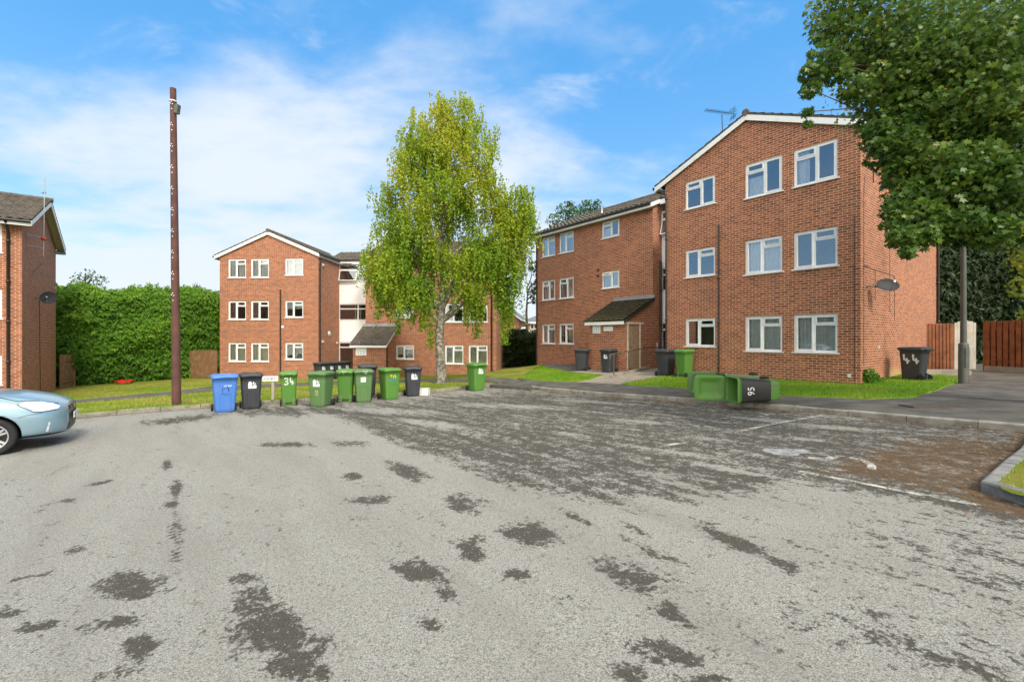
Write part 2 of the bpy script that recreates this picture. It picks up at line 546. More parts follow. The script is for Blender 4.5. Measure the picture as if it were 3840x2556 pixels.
# ------------------------------------------------------------------ ground heights
CTRL = np.array([
    (0, 0, -1.49), (0, 2.5, -1.5), (4.5, 4.4, -1.46), (6.9, 6.7, -1.31), (6.9, 8.4, -1.40), (5.4, 10.6, -1.50), (3.9, 13, -1.55),
    (2.6, 15.2, -1.65), (-.1, 18.2, -1.80), (-1.6, 18.2, -1.88), (-8.8, 7.8, -1.91), (-7.85, 12.3, -1.92), (-4, 2, -1.68),
    (-10.8, 11.6, -1.93), (-9.8, 13.4, -1.95), (-3.2, 20.3, -1.98), (-18.2, 28, -2.53), (-12, 28, -2.5), (-9.3, 28.5, -2.42),
    (-1, 28.8, -2.14), (-6, 24, -2.2), (-19.7, 18.3, -2.68), (-24, 24.5, -2.73), (-22, 28, -2.65), (1.5, 27.2, -1.6),
    (6.6, 21.3, -1.42), (10, 13.05, -1.345), (6.1, 18.1, -1.45), (17, 18.5, -1.28), (12.8, 12.9, -1.3), (17.4, 16, -1.2),
    (-14, 5, -2.15), (-20, 10, -2.5), (0, -12, -1.5), (-20, -10, -2.0), (20, -8, -1.15), (30, 10, -1.1), (30, 40, -1.2), (0, 45, -2.2),
    (-35, 45, -3), (-40, 15, -3)], dtype=float)


def _U(r2):
    return 0.5 * r2 * np.log(r2 + 1e-9)


_P = CTRL[:, :2] / 10.0
_n = len(_P)
_K = _U(((_P[:, None, :] - _P[None, :, :]) ** 2).sum(-1)) + np.eye(_n) * 0.03
_Q = np.hstack([np.ones((_n, 1)), _P])
_A = np.block([[_K, _Q], [_Q.T, np.zeros((3, 3))]])
_w = np.linalg.solve(_A, np.concatenate([CTRL[:, 2], np.zeros(3)]))


def Fa(X, Y):
    """verge level for arrays; the road lies 0.11 below"""
    X = np.asarray(X, float)
    Y = np.asarray(Y, float)
    sh = X.shape
    p = np.stack([np.clip(X, -40, 30).ravel(), np.clip(Y, -12, 45).ravel()], 1) / 10.0
    out = np.empty(len(p))
    for i in range(0, len(p), 20000):
        q = p[i:i + 20000]
        U = _U(((q[:, None, :] - _P[None]) ** 2).sum(-1))
        out[i:i + 20000] = U @ _w[:_n] + _w[_n] + q @ _w[_n + 1:]
    return out.reshape(sh) + H0


def F(x, y):
    return float(Fa(np.array([x]), np.array([y]))[0])


KH = 0.11


def at(px, py, road=False):
    """ground point that is seen at a pixel of the photograph"""
    Y = 10.0
    for _ in range(60):
        X = (px - CX) / FPX * Y
        z = F(X, Y) - H0 - (KH if road else 0)
        Y2 = -z * FPX / (py - HY)
        Y = 0.5 * Y + 0.5 * max(1.0, min(Y2, 80))
    return Vector(((px - CX) / FPX * Y, Y, F((px - CX) / FPX * Y, Y) - (KH if road else 0)))


def pt(px, py, Y):
    return Vector(((px - CX) / FPX * Y, Y, (HY - py) / FPX * Y + H0))


D1 = Vector((-0.6073, 0.7944, 0))
D2 = Vector((0.7944, 0.6073, 0))
A_R = math.atan2(-0.7944, 0.6073)     # right-hand block
A_A = -0.062                          # middle block
A_E = math.atan2(0.6073, 0.7944)      # left-hand block

# ================================================================== GROUND
def axis(lo, hi, step, far):
    a = list(np.arange(lo, hi + 1e-6, step))
    return np.array([-far, -far * .5, -far * .2] + [x for x in a] + [far * .2, far * .5, far])


def sheet_from_axes(name, xs, ys, dz, m, attrs=None, smooth=True):
    X, Y = np.meshgrid(xs, ys)
    Z = Fa(X, Y) + dz
    nx, ny = len(xs), len(ys)
    V = np.stack([X.ravel(), Y.ravel(), Z.ravel()], 1).astype(np.float32)
    i = np.arange(nx - 1)[None, :] + np.arange(ny - 1)[:, None] * nx
    Q = np.stack([i, i + 1, i + 1 + nx, i + nx], -1).reshape(-1, 4)
    me = bpy.data.meshes.new(name)
    me.vertices.add(len(V))
    me.vertices.foreach_set('co', V.ravel())
    me.loops.add(Q.size)
    me.loops.foreach_set('vertex_index', Q.ravel().astype(np.int32))
    me.polygons.add(len(Q))
    me.polygons.foreach_set('loop_start', np.arange(0, Q.size, 4, dtype=np.int32))
    me.polygons.foreach_set('use_smooth', np.ones(len(Q), dtype=bool))
    if attrs:
        for k, fn in attrs.items():
            a = me.attributes.new(k, 'FLOAT', 'POINT')
            a.data.foreach_set('value', fn(X, Y, Z).ravel().astype(np.float32))
    me.update(calc_edges=True)
    return link(name, me, m)


ground = sheet_from_axes('ground', axis(-44, 34, 2.0, 900), axis(-16, 48, 2.0, 900), -0.75, M['soil'])
tag(ground, 'open ground under and beyond the housing court', kind='structure')


# ---- worn asphalt: dark damp and mossy stains lie at fixed places on the court
def ell(x, y, cx, cy, rx, ry, rot=0.0):
    c, s = math.cos(R(rot)), math.sin(R(rot))
    dx, dy = x - cx, y - cy
    u = (dx * c + dy * s) / rx
    v = (-dx * s + dy * c) / ry
    return np.clip(1.35 - np.sqrt(u * u + v * v), 0, 1) * .85


STAINS = [(300, 1348, 85, 36, -4), (405, 1120, 14, 18, 0), (397, 1160, 16, 12, 0), (403, 1222, 14, 40, 0), (405, 1278, 12, 16, 0),
          (190, 1268, 24, 14, 0), (385, 1070, 12, 14, 0), (260, 1432, 90, 20, -10), (95, 1440, 66, 12, -14), (20, 1410, 28, 16, 0), (325, 1490, 52, 44, -25),
          (290, 1545, 70, 28, -20), (575, 1385, 60, 50, 20), (625, 1450, 105, 58, 10), (690, 1535, 95, 50, 25), (975, 1316, 80, 28, 12),
          (1025, 1360, 42, 25, 40), (990, 1435, 32, 16, 0), (1062, 1158, 70, 26, 5), (940, 1082, 55, 18, 22), (1225, 1228, 86, 28, 5),
          (1085, 1262, 36, 40, 30), (1320, 1188, 62, 13, 22), (1410, 1148, 130, 18, 22), (1520, 1278, 115, 14, 24), (1455, 1330, 100, 34, 26),
          (1545, 1405, 90, 26, 38), (1700, 1250, 110, 20, 26), (1800, 1300, 70, 16, 28), (1540, 1500, 130, 34, 10), (1450, 1545, 60, 28, 0),
          (1280, 1090, 90, 16, 20), (660, 1022, 70, 7, 0), (805, 1020, 42, 9, 0), (810, 1095, 28, 9, 0), (850, 1150, 50, 10, 0), (230, 1110, 40, 5, -10),
          (1190, 1320, 36, 12, 0), (1620, 1560, 90, 20, 0), (410, 965, 110, 9, -6), (700, 945, 220, 14, 0), (740, 1480, 30, 40, 20), (560, 1330, 50, 16, 0),
          (160, 1150, 26, 7, 0), (50, 1330, 60, 6, -12), (1460, 1215, 50, 8, 24)]
LIGHT = [(760, 968, 130, 7, 24), (930, 1040, 120, 8, 24), (1130, 1120, 150, 10, 22), (1330, 1205, 130, 9, 24), (900, 945, 120, 8, 4), (1000, 975, 90, 6, 6),
         (1180, 935, 130, 5, 2), (1320, 1000, 50, 6, 8), (1560, 1040, 130, 5, 8), (1650, 1075, 120, 6, 10), (1850, 1010, 60, 4, 4), (1480, 970, 60, 4, 5), (1380, 925, 90, 4, 4),
         (1480, 1180, 120, 12, 24), (1640, 1010, 60, 4, 6), (1950, 985, 120, 5, 4), (1760, 965, 60, 4, 5), (1540, 1105, 110, 7, 14), (740, 1000, 60, 6, 10)]
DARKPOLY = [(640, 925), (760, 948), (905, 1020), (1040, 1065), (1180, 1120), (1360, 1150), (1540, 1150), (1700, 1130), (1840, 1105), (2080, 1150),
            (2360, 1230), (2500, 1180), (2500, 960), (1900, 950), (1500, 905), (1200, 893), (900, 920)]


def inpoly(x, y, P):
    r = np.zeros(x.shape, bool)
    n = len(P)
    for i in range(n):
        x1, y1 = P[i]
        x2, y2 = P[(i + 1) % n]
        if y1 == y2:
            continue
        c = ((y1 > y) != (y2 > y)) & (x < (x2 - x1) * (y - y1) / (y2 - y1) + x1)
        r ^= c
    return r


def polysdf(x, y, P):
    d = np.full(x.shape, 1e9)
    n = len(P)
    for i in range(n):
        ax, ay = P[i]
        bx, by = P[(i + 1) % n]
        ex, ey = bx - ax, by - ay
        t = np.clip(((x - ax) * ex + (y - ay) * ey) / (ex * ex + ey * ey), 0, 1)
        d = np.minimum(d, np.hypot(x - ax - t * ex, y - ay - t * ey))
    return np.where(inpoly(x, y, P), d, -d)


def photo_px(X, Y, Z):
    Ys = np.maximum(Y, 1.2)
    return (CX + X / Ys * FPX) / 1.63, (HY - (Z - H0) / Ys * FPX) / 1.63


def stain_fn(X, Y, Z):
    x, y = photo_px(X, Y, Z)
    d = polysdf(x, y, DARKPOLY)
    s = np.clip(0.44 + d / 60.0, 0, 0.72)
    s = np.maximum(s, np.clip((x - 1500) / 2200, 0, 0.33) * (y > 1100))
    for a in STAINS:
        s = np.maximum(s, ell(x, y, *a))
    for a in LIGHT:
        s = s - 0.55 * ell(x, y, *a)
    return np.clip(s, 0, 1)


BROWN = [(2330, 1000), (2200, 985), (2080, 1000), (1960, 1035), (1850, 1075), (1880, 1100), (2060, 1130), (2210, 1158), (2270, 1165), (2500, 1230), (2500, 1000)]


def seg_d(X, Y, P):
    d = np.full(X.shape, 1e9)
    for (ax, ay), (bx, by) in zip(P[:-1], P[1:]):
        ex, ey = bx - ax, by - ay
        t = np.clip(((X - ax) * ex + (Y - ay) * ey) / (ex * ex + ey * ey), 0, 1)
        d = np.minimum(d, np.hypot(X - ax - t * ex, Y - ay - t * ey))
    return d


# kerb lines measured on the ground (road-side foot of the kerb)
LK = [(-26.0, 2.2), (-19.5, 6.0), (-14.5, 9.2)] + [tuple(at(*p, road=True)[:2]) for p in ((326, 1565), (782, 1529), (1200, 1503), (1605, 1475), (1743, 1458), (1850, 1447))]
RK = [tuple(at(*p, road=True)[:2]) for p in ((1925, 1449), (2050, 1466), (2267, 1486), (2500, 1503), (2700, 1516), (3074, 1549), (3342, 1575), (3600, 1598), (3837, 1621))]
e = Vector(RK[-1])
RK += [(e.x + 0.607 * k, e.y - 0.794 * k) for k in (1.2, 2.6, 5, 9)]
IS = [tuple(at(*p, road=True)[:2]) for p in ((3840, 1700), (3760, 1762), (3700, 1812), (3674, 1842), (3690, 1868), (3740, 1893), (3840, 1920))]
e0, e1 = Vector(IS[0]), Vector(IS[-1])
IS = [(e0.x + .794 * k, e0.y + .607 * k) for k in (9, 5, 2)] + IS + [(e1.x + .55 * k, e1.y - .835 * k) for k in (1.0, 2.5, 6)]


def brown_fn(X, Y, Z):
    x, y = photo_px(X, Y, Z)
    s = np.clip(0.35 + polysdf(x, y, BROWN) / 60.0, 0, 0.9)
    s = np.maximum(s, np.clip(1.05 - seg_d(X, Y, LK) / 0.40, 0, 1))
    s = np.maximum(s, np.clip(1.0 - seg_d(X, Y, RK) / 0.45, 0, 1))
    s = np.maximum(s, np.clip(1.15 - seg_d(X, Y, IS) / 0.45, 0, 1))
    return s


m, t, b = new_mat('worn_asphalt')
v = NN(t, 'ShaderNodeTexCoord').outputs['Object']
a_s = NN(t, 'ShaderNodeAttribute', attribute_name='stain').outputs['Fac']
a_b = NN(t, 'ShaderNodeAttribute', attribute_name='dirt').outputs['Fac']
n_a = noise(t, v, 135, 4, 0.7)
n_p = noise(t, v, 52, 4, 0.7)
n_b = noise(t, v, 7, 6, 0.7)
n_d = noise(t, v, 1.3, 5, 0.6)
n_g = noise(t, v, 26, 5, 0.7)
vo = NN(t, 'ShaderNodeTexVoronoi')
vo.inputs['Scale'].default_value = 48
t.links.new(v, vo.inputs['Vector'])
base = mixc(t, ramp(t, n_a, 0.40, 0.60), (0.175, 0.168, 0.145), (0.43, 0.42, 0.378))
base = mixc(t, mth(t, 'MULTIPLY', ramp(t, n_g, 0.50, 0.72), 0.22), base, (0.17, 0.162, 0.142))
base = mixc(t, mth(t, 'MULTIPLY', ramp(t, n_p, 0.53, 0.63), 0.72), base, (0.115, 0.108, 0.092))
base = mixc(t, mth(t, 'MULTIPLY', ramp(t, n_d, 0.45, 0.7), 0.18), base, (0.23, 0.21, 0.18))
mpr = NN(t, 'ShaderNodeMapping')
mpr.inputs['Rotation'].default_value = (0, 0, R(-127))
t.links.new(v, mpr.inputs[0])
mps = NN(t, 'ShaderNodeMapping')
mps.inputs['Scale'].default_value = (0.55, 3.0, 1)
t.links.new(mpr.outputs[0], mps.inputs[0])
n_s = noise(t, mps.outputs[0], 1.5, 8, 0.7, 0.4)
n_l = noise(t, mps.outputs[0], 0.55, 5, 0.6, 0.3)
base = mixc(t, mth(t, 'MULTIPLY', ramp(t, n_l, 0.42, 0.66), 0.35), base, (0.20, 0.19, 0.165))
sm = mth(t, 'ADD', a_s, mth(t, 'ADD', mth(t, 'MULTIPLY', mth(t, 'SUBTRACT', n_s, 0.5), 2.1), mth(t, 'ADD', mth(t, 'MULTIPLY', mth(t, 'SUBTRACT', n_b, 0.5), 2.0), mth(t, 'MULTIPLY', mth(t, 'SUBTRACT', n_g, 0.5), 2.1))))
sf = ramp(t, sm, 0.33, 0.72)
dark = mixc(t, ramp(t, n_a, 0.42, 0.62), (0.040, 0.036, 0.028), (0.085, 0.078, 0.062))
chip = mth(t, 'LESS_THAN', vo.outputs['Distance'], 0.20)
vr = NN(t, 'ShaderNodeSeparateColor')
t.links.new(vo.outputs['Color'], vr.inputs[0])
chip = mth(t, 'MULTIPLY', chip, mth(t, 'GREATER_THAN', vr.outputs[0], 0.76))
dark = mixc(t, chip, dark, (0.42, 0.41, 0.38))
col = mixc(t, mth(t, 'MULTIPLY', sf, 0.92), base, dark)
br_n = mth(t, 'ADD', a_b, mth(t, 'ADD', mth(t, 'MULTIPLY', mth(t, 'SUBTRACT', n_b, 0.5), 1.1), mth(t, 'MULTIPLY', mth(t, 'SUBTRACT', n_g, 0.5), 1.0)))
brown = mixc(t, ramp(t, n_g, 0.35, 0.65), (0.060, 0.042, 0.022), (0.17, 0.095, 0.038))
col = mixc(t, mth(t, 'MULTIPLY', ramp(t, br_n, 0.50, 0.95), 0.72), col, brown)
t.links.new(col, b.inputs['Base Color'])
b.inputs['Roughness'].default_value = 0.93
b.inputs['Specular IOR Level'].default_value = 0.25
bn = NN(t, 'ShaderNodeBump')
bn.inputs['Strength'].default_value = 0.9
bn.inputs['Distance'].default_value = 0.008
t.links.new(mth(t, 'ADD', n_a, mth(t, 'MULTIPLY', vo.outputs['Distance'], -0.5)), bn.inputs['Height'])
t.links.new(bn.outputs[0], b.inputs['Normal'])
M['asphalt'] = m

xs = np.concatenate([np.arange(-40, -14, 1.0), np.arange(-14, 9.6, 0.055), np.arange(10, 31, 1.0)])
ys = np.concatenate([np.arange(-12, 1.2, 1.0), np.arange(1.2, 7, 0.035), np.arange(7, 19.2, 0.07), np.arange(20, 46, 1.0)])
road = sheet_from_axes('road', xs, ys, -KH, M['asphalt'], {'stain': stain_fn, 'dirt': brown_fn})
tag(road, 'worn grey asphalt parking court with dark patches', kind='structure')


def poly_sheet(name, P, dz, m, step=0.5, skirt=0.0, kind='structure', label=None):
    """flat outline draped over the ground"""
    bm = bmesh.new()
    bm.faces.new([bm.verts.new((p[0], p[1], 0)) for p in P])
    for ax in (0, 1):
        lo = min(p[ax] for p in P)
        hi = max(p[ax] for p in P)
        k = math.ceil(lo / step) * step + 0.013
        while k < hi:
            co = Vector((k, 0, 0)) if ax == 0 else Vector((0, k, 0))
            no = Vector((1, 0, 0)) if ax == 0 else Vector((0, 1, 0))
            bmesh.ops.bisect_plane(bm, geom=bm.verts[:] + bm.edges[:] + bm.faces[:], plane_co=co, plane_no=no)
            k += step
    if skirt:
        ret = bmesh.ops.extrude_edge_only(bm, edges=[e for e in bm.edges if len(e.link_faces) == 1])
        low = set(g for g in ret['geom'] if isinstance(g, bmesh.types.BMVert))
    else:
        low = set()
    vs = list(bm.verts)
    Z = Fa(np.array([v.co.x for v in vs]), np.array([v.co.y for v in vs]))
    for v, z in zip(vs, Z):
        v.co.z = z + dz - (skirt if v in low else 0)
    bmesh.ops.recalc_face_normals(bm, faces=bm.faces[:])
    if sum(f.normal.z for f in bm.faces) < 0:
        bmesh.ops.reverse_faces(bm, faces=bm.faces[:])
    me = bpy.data.meshes.new(name)
    bm.to_mesh(me)
    bm.free()
    for p in me.polygons:
        p.use_smooth = True
    o = link(name, me, m)
    tag(o, label, kind=kind)
    return o


def offset(P, d):
    """shift a polyline sideways (left of travel is +)"""
    out = []
    for i, p in enumerate(P):
        a = Vector(P[max(i - 1, 0)])
        c = Vector(P[min(i + 1, len(P) - 1)])
        tdir = (c - a).normalized()
        out.append((p[0] - tdir.y * d, p[1] + tdir.x * d))
    return out


def resample(P, step):
    out = [Vector(P[0])]
    acc = 0.0
    for a, b2 in zip(P[:-1], P[1:]):
        a, b2 = Vector(a), Vector(b2)
        L = (b2 - a).length
        d = step - acc
        while d <= L:
            out.append(a + (b2 - a) * d / L)
            d += step
        acc = L - (d - step)
    return out


def kerb(name, P, side, m, label, w=0.13):
    """row of kerb stones along P; side = +1 when the verge is left of travel"""
    mb = MB()
    pts = resample(P, 0.92)
    for a, b2 in zip(pts[:-1], pts[1:]):
        tdir = (b2 - a).normalized()
        nr = Vector((-tdir.y, tdir.x)) * side
        a2 = a + tdir * 0.006
        b3 = b2 - tdir * 0.006
        jt = rnd.uniform(-.006, .006)
        prof = [(0.0, -KH - .12), (0.0, -.02), (0.012, -.004), (0.03, 0.003), (w, 0.003), (w, -.2)]
        rows = []
        for q in (a2, b3):
            zq = F(q.x, q.y) + jt
            rows.append([Vector((q.x + nr.x * u, q.y + nr.y * u, zq + h)) for u, h in prof])
        mb.grid(rows, smooth=False)
        mb.face(rows[0])
        mb.face(list(reversed(rows[1])))
    o = mb.build(name, m)
    tag(o, label, kind='structure')
    return o


CORNER = [LK[-1], tuple((Vector(LK[-1]) * .55 + Vector(RK[0]) * .45 + Vector((0, 0.12)))), RK[0]]
kerb('kerb', LK + CORNER[1:2] + RK[:1], +1, M['kerb'], 'concrete kerb along the dry grass verge')
kerb('kerb', RK, +1, M['kerb'], 'concrete kerb along the pavement in front of the right-hand flats')
kerb('kerb', IS, +1, M['kerb_grey'], 'grey kerb round the grass island at the right edge')

# verge on the left with the footpath across it
LKo = offset(LK, 0.125)
RKo = offset(RK, 0.125)
wall_foot = [(10.2, 13.0), (6.2, 18.1)]
left_lawn = LKo + [tuple(at(1900, 1441)[:2])] + [(2.2, 29.0), (4.0, 44.0), (-38, 44), (-38, 2.5)]
poly_sheet('lawn', left_lawn, 0.0, M['lawn_dry'], 0.6, label='dry grass verge sloping away on the left')
path_hi = [(150, 1513), (285, 1500), (643, 1468), (789, 1450), (1143, 1434), (1400, 1428), (1587, 1423), (1764, 1419), (1880, 1417), (1960, 1424)]
path_lo = [(1925, 1440), (1840, 1433), (1764, 1433), (1587, 1432), (1400, 1438), (1143, 1446), (789, 1465), (643, 1481), (285, 1512), (150, 1526)]
pp = [at(*p) for p in path_hi + path_lo]
ph, pl = pp[:len(path_hi)], pp[len(path_hi):]
a0 = (ph[0] - ph[1]).normalized()
pp = [ph[0] + a0 * 14] + ph + pl + [pl[-1] + a0 * 14]
poly_sheet('path', [tuple(p[:2]) for p in pp], 0.016, M['tarmac_path'], 0.5, label='narrow tarmac footpath across the dry verge')

# pavement and lawns on the right
pave = RKo + [(26, 0), (30, 20), (30, 42), (4.2, 43.5), (2.3, 29), tuple(at(1965, 1423)[:2]), tuple(at(1885, 1432)[:2]), LKo[-1]]
poly_sheet('pavement', pave, 0.004, M['tarmac_path'], 0.6, label='dark tarmac pavement in front of the right-hand flats')
l1 = [at(*p) for p in ((1945, 1419), (2010, 1427), (2090, 1431), (2170, 1432), (2215, 1423), (2262, 1406), (2215, 1402), (2130, 1396), (2020, 1372))]
l1 = [tuple(p[:2]) for p in l1] + [(2.2, 29.2)]
poly_sheet('lawn', l1, 0.018, M['lawn'], 0.5, skirt=.03, label='green lawn below the set-back wing')
l2 = [at(*p) for p in ((2330, 1440), (2400, 1447), (2480, 1450), (2620, 1461), (2760, 1472), (2930, 1483), (3100, 1491), (3260, 1497), (3420, 1492), (3500, 1470), (3585, 1436), (3610, 1419), (3560, 1412))]
l2 = [tuple(p[:2]) for p in l2] + [(15.9, 17.9), (10.1, 13.25), (6.3, 18.2), tuple(at(2470, 1414)[:2])]
poly_sheet('lawn', l2, 0.018, M['lawn'], 0.5, skirt=.03, label='green lawn along the foot of the gabled wing')
wk = [at(*p) for p in ((2165, 1433), (2330, 1441), (2400, 1428), (2480, 1412), (2500, 1402))]
wk = [tuple(p[:2]) for p in wk] + [(6.0, 18.4), (8.0, 21.5), (4.4, 22.5)] + [tuple(at(2130, 1396)[:2]), tuple(at(2262, 1406)[:2]), tuple(at(2215, 1422)[:2])]
poly_sheet('path', wk, 0.010, M['paving'], 0.5, label='concrete path up to the entrance porch')
cq = [at(*p) for p in ((1836, 1442), (1880, 1446), (1926, 1447.5), (1992, 1453), (1992, 1428), (1900, 1424))]
poly_sheet('pavement', [tuple(p[:2]) for p in cq], 0.007, M['tarmac_path'], 0.3, skirt=.12, label='tarmac where the footpath meets the pavement at the kerb corner')
IL = offset(IS, 0.125)
poly_sheet('lawn', IL + [(14, -6), (22, 4)], 0.0, M['lawn_dry'], 0.4, label='patchy grass on the kerbed island at the right edge')


# ---- bay markings
def mark_mat():
    m, t, b = new_mat('faded_road_paint')
    v = NN(t, 'ShaderNodeTexCoord').outputs['Object']
    f = ramp(t, mth(t, 'ADD', mth(t, 'MULTIPLY', noise(t, v, 5, 5, .7), .6), mth(t, 'MULTIPLY', noise(t, v, 45, 4, .7), .4)), 0.42, 0.56)
    b.inputs['Base Color'].default_value = (0.50, 0.48, 0.42, 1)
    b.inputs['Roughness'].default_value = 0.9
    tr = NN(t, 'ShaderNodeBsdfTransparent')
    mx = NN(t, 'ShaderNodeMixShader')
    t.links.new(f, mx.inputs[0])
    t.links.new(tr.outputs[0], mx.inputs[1])
    t.links.new(b.outputs[0], mx.inputs[2])
    t.links.new(mx.outputs[0], t.nodes['Material Output'].inputs[0])
    return m


M['mark'] = mark_mat()
mb = MB()


def stripe(px, w):
    P = [at(x * 1.63, y * 1.63, road=True) for x, y in px]
    P2 = []
    for a, b2 in zip(P[:-1], P[1:]):
        n = max(2, int((b2 - a).length / 0.15))
        P2 += [a + (b2 - a) * k / n for k in range(n)]
    P2.append(P[-1])
    rows = []
    for i, p in enumerate(P2):
        tdir = (P2[min(i + 1, len(P2) - 1)] - P2[max(i - 1, 0)]).normalized()
        nr = Vector((-tdir.y, tdir.x, 0)) * w / 2 * rnd.uniform(.75, 1.1)
        q = []
        for s in (-1, 1):
            x, y = p.x + nr.x * s, p.y + nr.y * s
            q.append((x, y, F(x, y) - KH + 0.006))
        rows.append(q)
    mb.grid(rows)


stripe([(1838, 1084), (1960, 1107), (2060, 1127), (2160, 1146), (2252, 1163)], 0.085)
stripe([(1700, 992), (1790, 973), (1892, 956)], 0.09)
stripe([(1955, 1053), (1985, 1058), (2006, 1072), (2004, 1080)], 0.10)
stripe([(1860, 1053), (1900, 1056), (1936, 1048)], 0.10)
stripe([(1880, 1078), (1935, 1081)], 0.06)
stripe([(1535, 1024), (1585, 1017)], 0.08)
stripe([(1745, 950), (1768, 954), (1745, 959)], 0.07)
stripe([(1655, 962), (1700, 961)], 0.05)
stripe([(1530, 972), (1580, 971)], 0.06)
o = mb.build('bay_marking', M['mark'])
tag(o, 'faded white parking bay lines on the asphalt', kind='structure')
mb = MB()
c0 = at(1808 * 1.63, 1039 * 1.63, road=True)
rows = []
for rr in (0.0, 0.5, 1.0):
    row = []
    for k in range(28):
        a = 2 * math.pi * k / 28
        q = rr * (1 + .16 * math.sin(3 * a + 1) + .1 * math.sin(7 * a))
        x, y = c0.x + .30 * q * math.cos(a), c0.y + .20 * q * math.sin(a)
        row.append((x, y, F(x, y) - KH + 0.005))
    rows.append(row)
mb.grid(rows, closed=True)
o = mb.build('repair_patch', mat('grey_repair_mortar', (0.30, 0.31, 0.315), 0.9, (0.13, 0.13, 0.125), 7, 0.42, 0.62))
tag(o, 'small pale repair patch in the parking bay', kind='structure')

# drain cover and gully
def grate(name, px, py, sx, sy, rz, label):
    p = at(px, py)
    mb = MB()
    mb.box((0, 0, 0.012), (sx, sy, 0.02))
    n = int(sx / 0.055)
    for k in range(n):
        mb.box((-sx / 2 + (k + .5) * sx / n, 0, 0.026), (0.028, sy * .86, 0.012), mi=1)
    o = mb.build(name, [mat('rusty_cast_iron', (0.085, 0.062, 0.045), 0.8, (0.05, 0.038, 0.03), 9), mat('worn_iron_bar', (0.16, 0.125, 0.10), 0.7)])
    o.location = p
    n_ = Vector((-(F(p.x + .4, p.y) - F(p.x - .4, p.y)) / .8, -(F(p.x, p.y + .4) - F(p.x, p.y - .4)) / .8, 1)).normalized()
    o.rotation_euler = (Vector((0, 0, 1)).rotation_difference(n_).to_matrix() @ Matrix.Rotation(rz, 3, 'Z')).to_euler()
    tag(o, label, 'drain cover')


grate('drain_cover', 3495, 1523, 0.95, 0.42, R(-5), 'rusty slotted iron drain cover set in the dark pavement')

# ================================================================== BUILDINGS
T = math.tan
PITCH = R(23.2)


def tf_front(y0):
    return lambda u, z, d: (u, y0 + d, z)


def tf_right(x1, y0=0.0):
    return lambda u, z, d: (x1 - d, y0 + u, z)


def tf_left(x0, y1):
    return lambda u, z, d: (x0 + d, y1 - u, z)


def ubox(mb, tf, u0, u1, z0, z1, d0, d1, mi=0):
    P = [tf(u, z, d) for d in (d0, d1) for u, z in ((u0, z0), (u1, z0), (u1, z1), (u0, z1))]
    for q in ((0, 1, 2, 3), (7, 6, 5, 4), (4, 5, 1, 0), (5, 6, 2, 1), (6, 7, 3, 2), (7, 4, 0, 3)):
        mb.face([P[i] for i in q], mi=mi)


def wall(mb, tf, u0, u1, z0, z1, holes=(), apex=None, reveal=0.10, uo=0.0):
    """brick skin with openings (u0,u1,z0,z1) and optional gable top; uv in metres"""
    us = sorted({u0, u1, *[h[0] for h in holes], *[h[1] for h in holes]})
    zs = sorted({z0, z1, *[h[2] for h in holes], *[h[3] for h in holes]})
    for a, b2 in zip(us[:-1], us[1:]):
        for c, d in zip(zs[:-1], zs[1:]):
            um, zm = (a + b2) / 2, (c + d) / 2
            if any(h[0] < um < h[1] and h[2] < zm < h[3] for h in holes):
                continue
            q = [(a, c), (b2, c), (b2, d), (a, d)]
            mb.face([tf(u, z, 0) for u, z in q], uv=[(u + uo, z + 0.6) for u, z in q])
    for h in holes:
        a, b2, c, d = h
        for (ua, za, ub, zb) in ((a, d, a, c), (b2, c, b2, d), (a, c, b2, c), (b2, d, a, d)):
            mb.face([tf(ua, za, 0), tf(ub, zb, 0), tf(ub, zb, reveal), tf(ua, za, reveal)],
                    uv=[(ua + uo, za + .6), (ub + uo, zb + .6), (ub + uo + reveal, zb + .6 + .01), (ua + uo + reveal, za + .6 + .01)])
    if apex is not None:
        q = [(u0, z1), (u1, z1), apex]
        mb.face([tf(u, z, 0) for u, z in q], uv=[(u + uo, z + .6) for u, z in q])


def curtain_sheet(mb, tf, u0, u1, z0, z1, d, amp=0.018, per=0.10, scallop=0.0, mi=0):
    n = max(6, int((u1 - u0) / 0.018))
    ph = rnd.uniform(0, 6)
    rows = []
    for j in range(4):
        row = []
        for i in range(n + 1):
            u = u0 + (u1 - u0) * i / n
            w = math.sin(2 * math.pi * u / per + ph) + .5 * math.sin(2 * math.pi * u / (per * 1.73) + 2 * ph)
            zb = z0 + scallop * abs(math.sin(math.pi * (u - u0) / (u1 - u0) * 1.0)) * 0.9
            z = zb + (z1 - zb) * j / 3
            row.append(tf(u, z, d + amp * w))
        rows.append(row)
    mb.grid(rows, mi=mi)


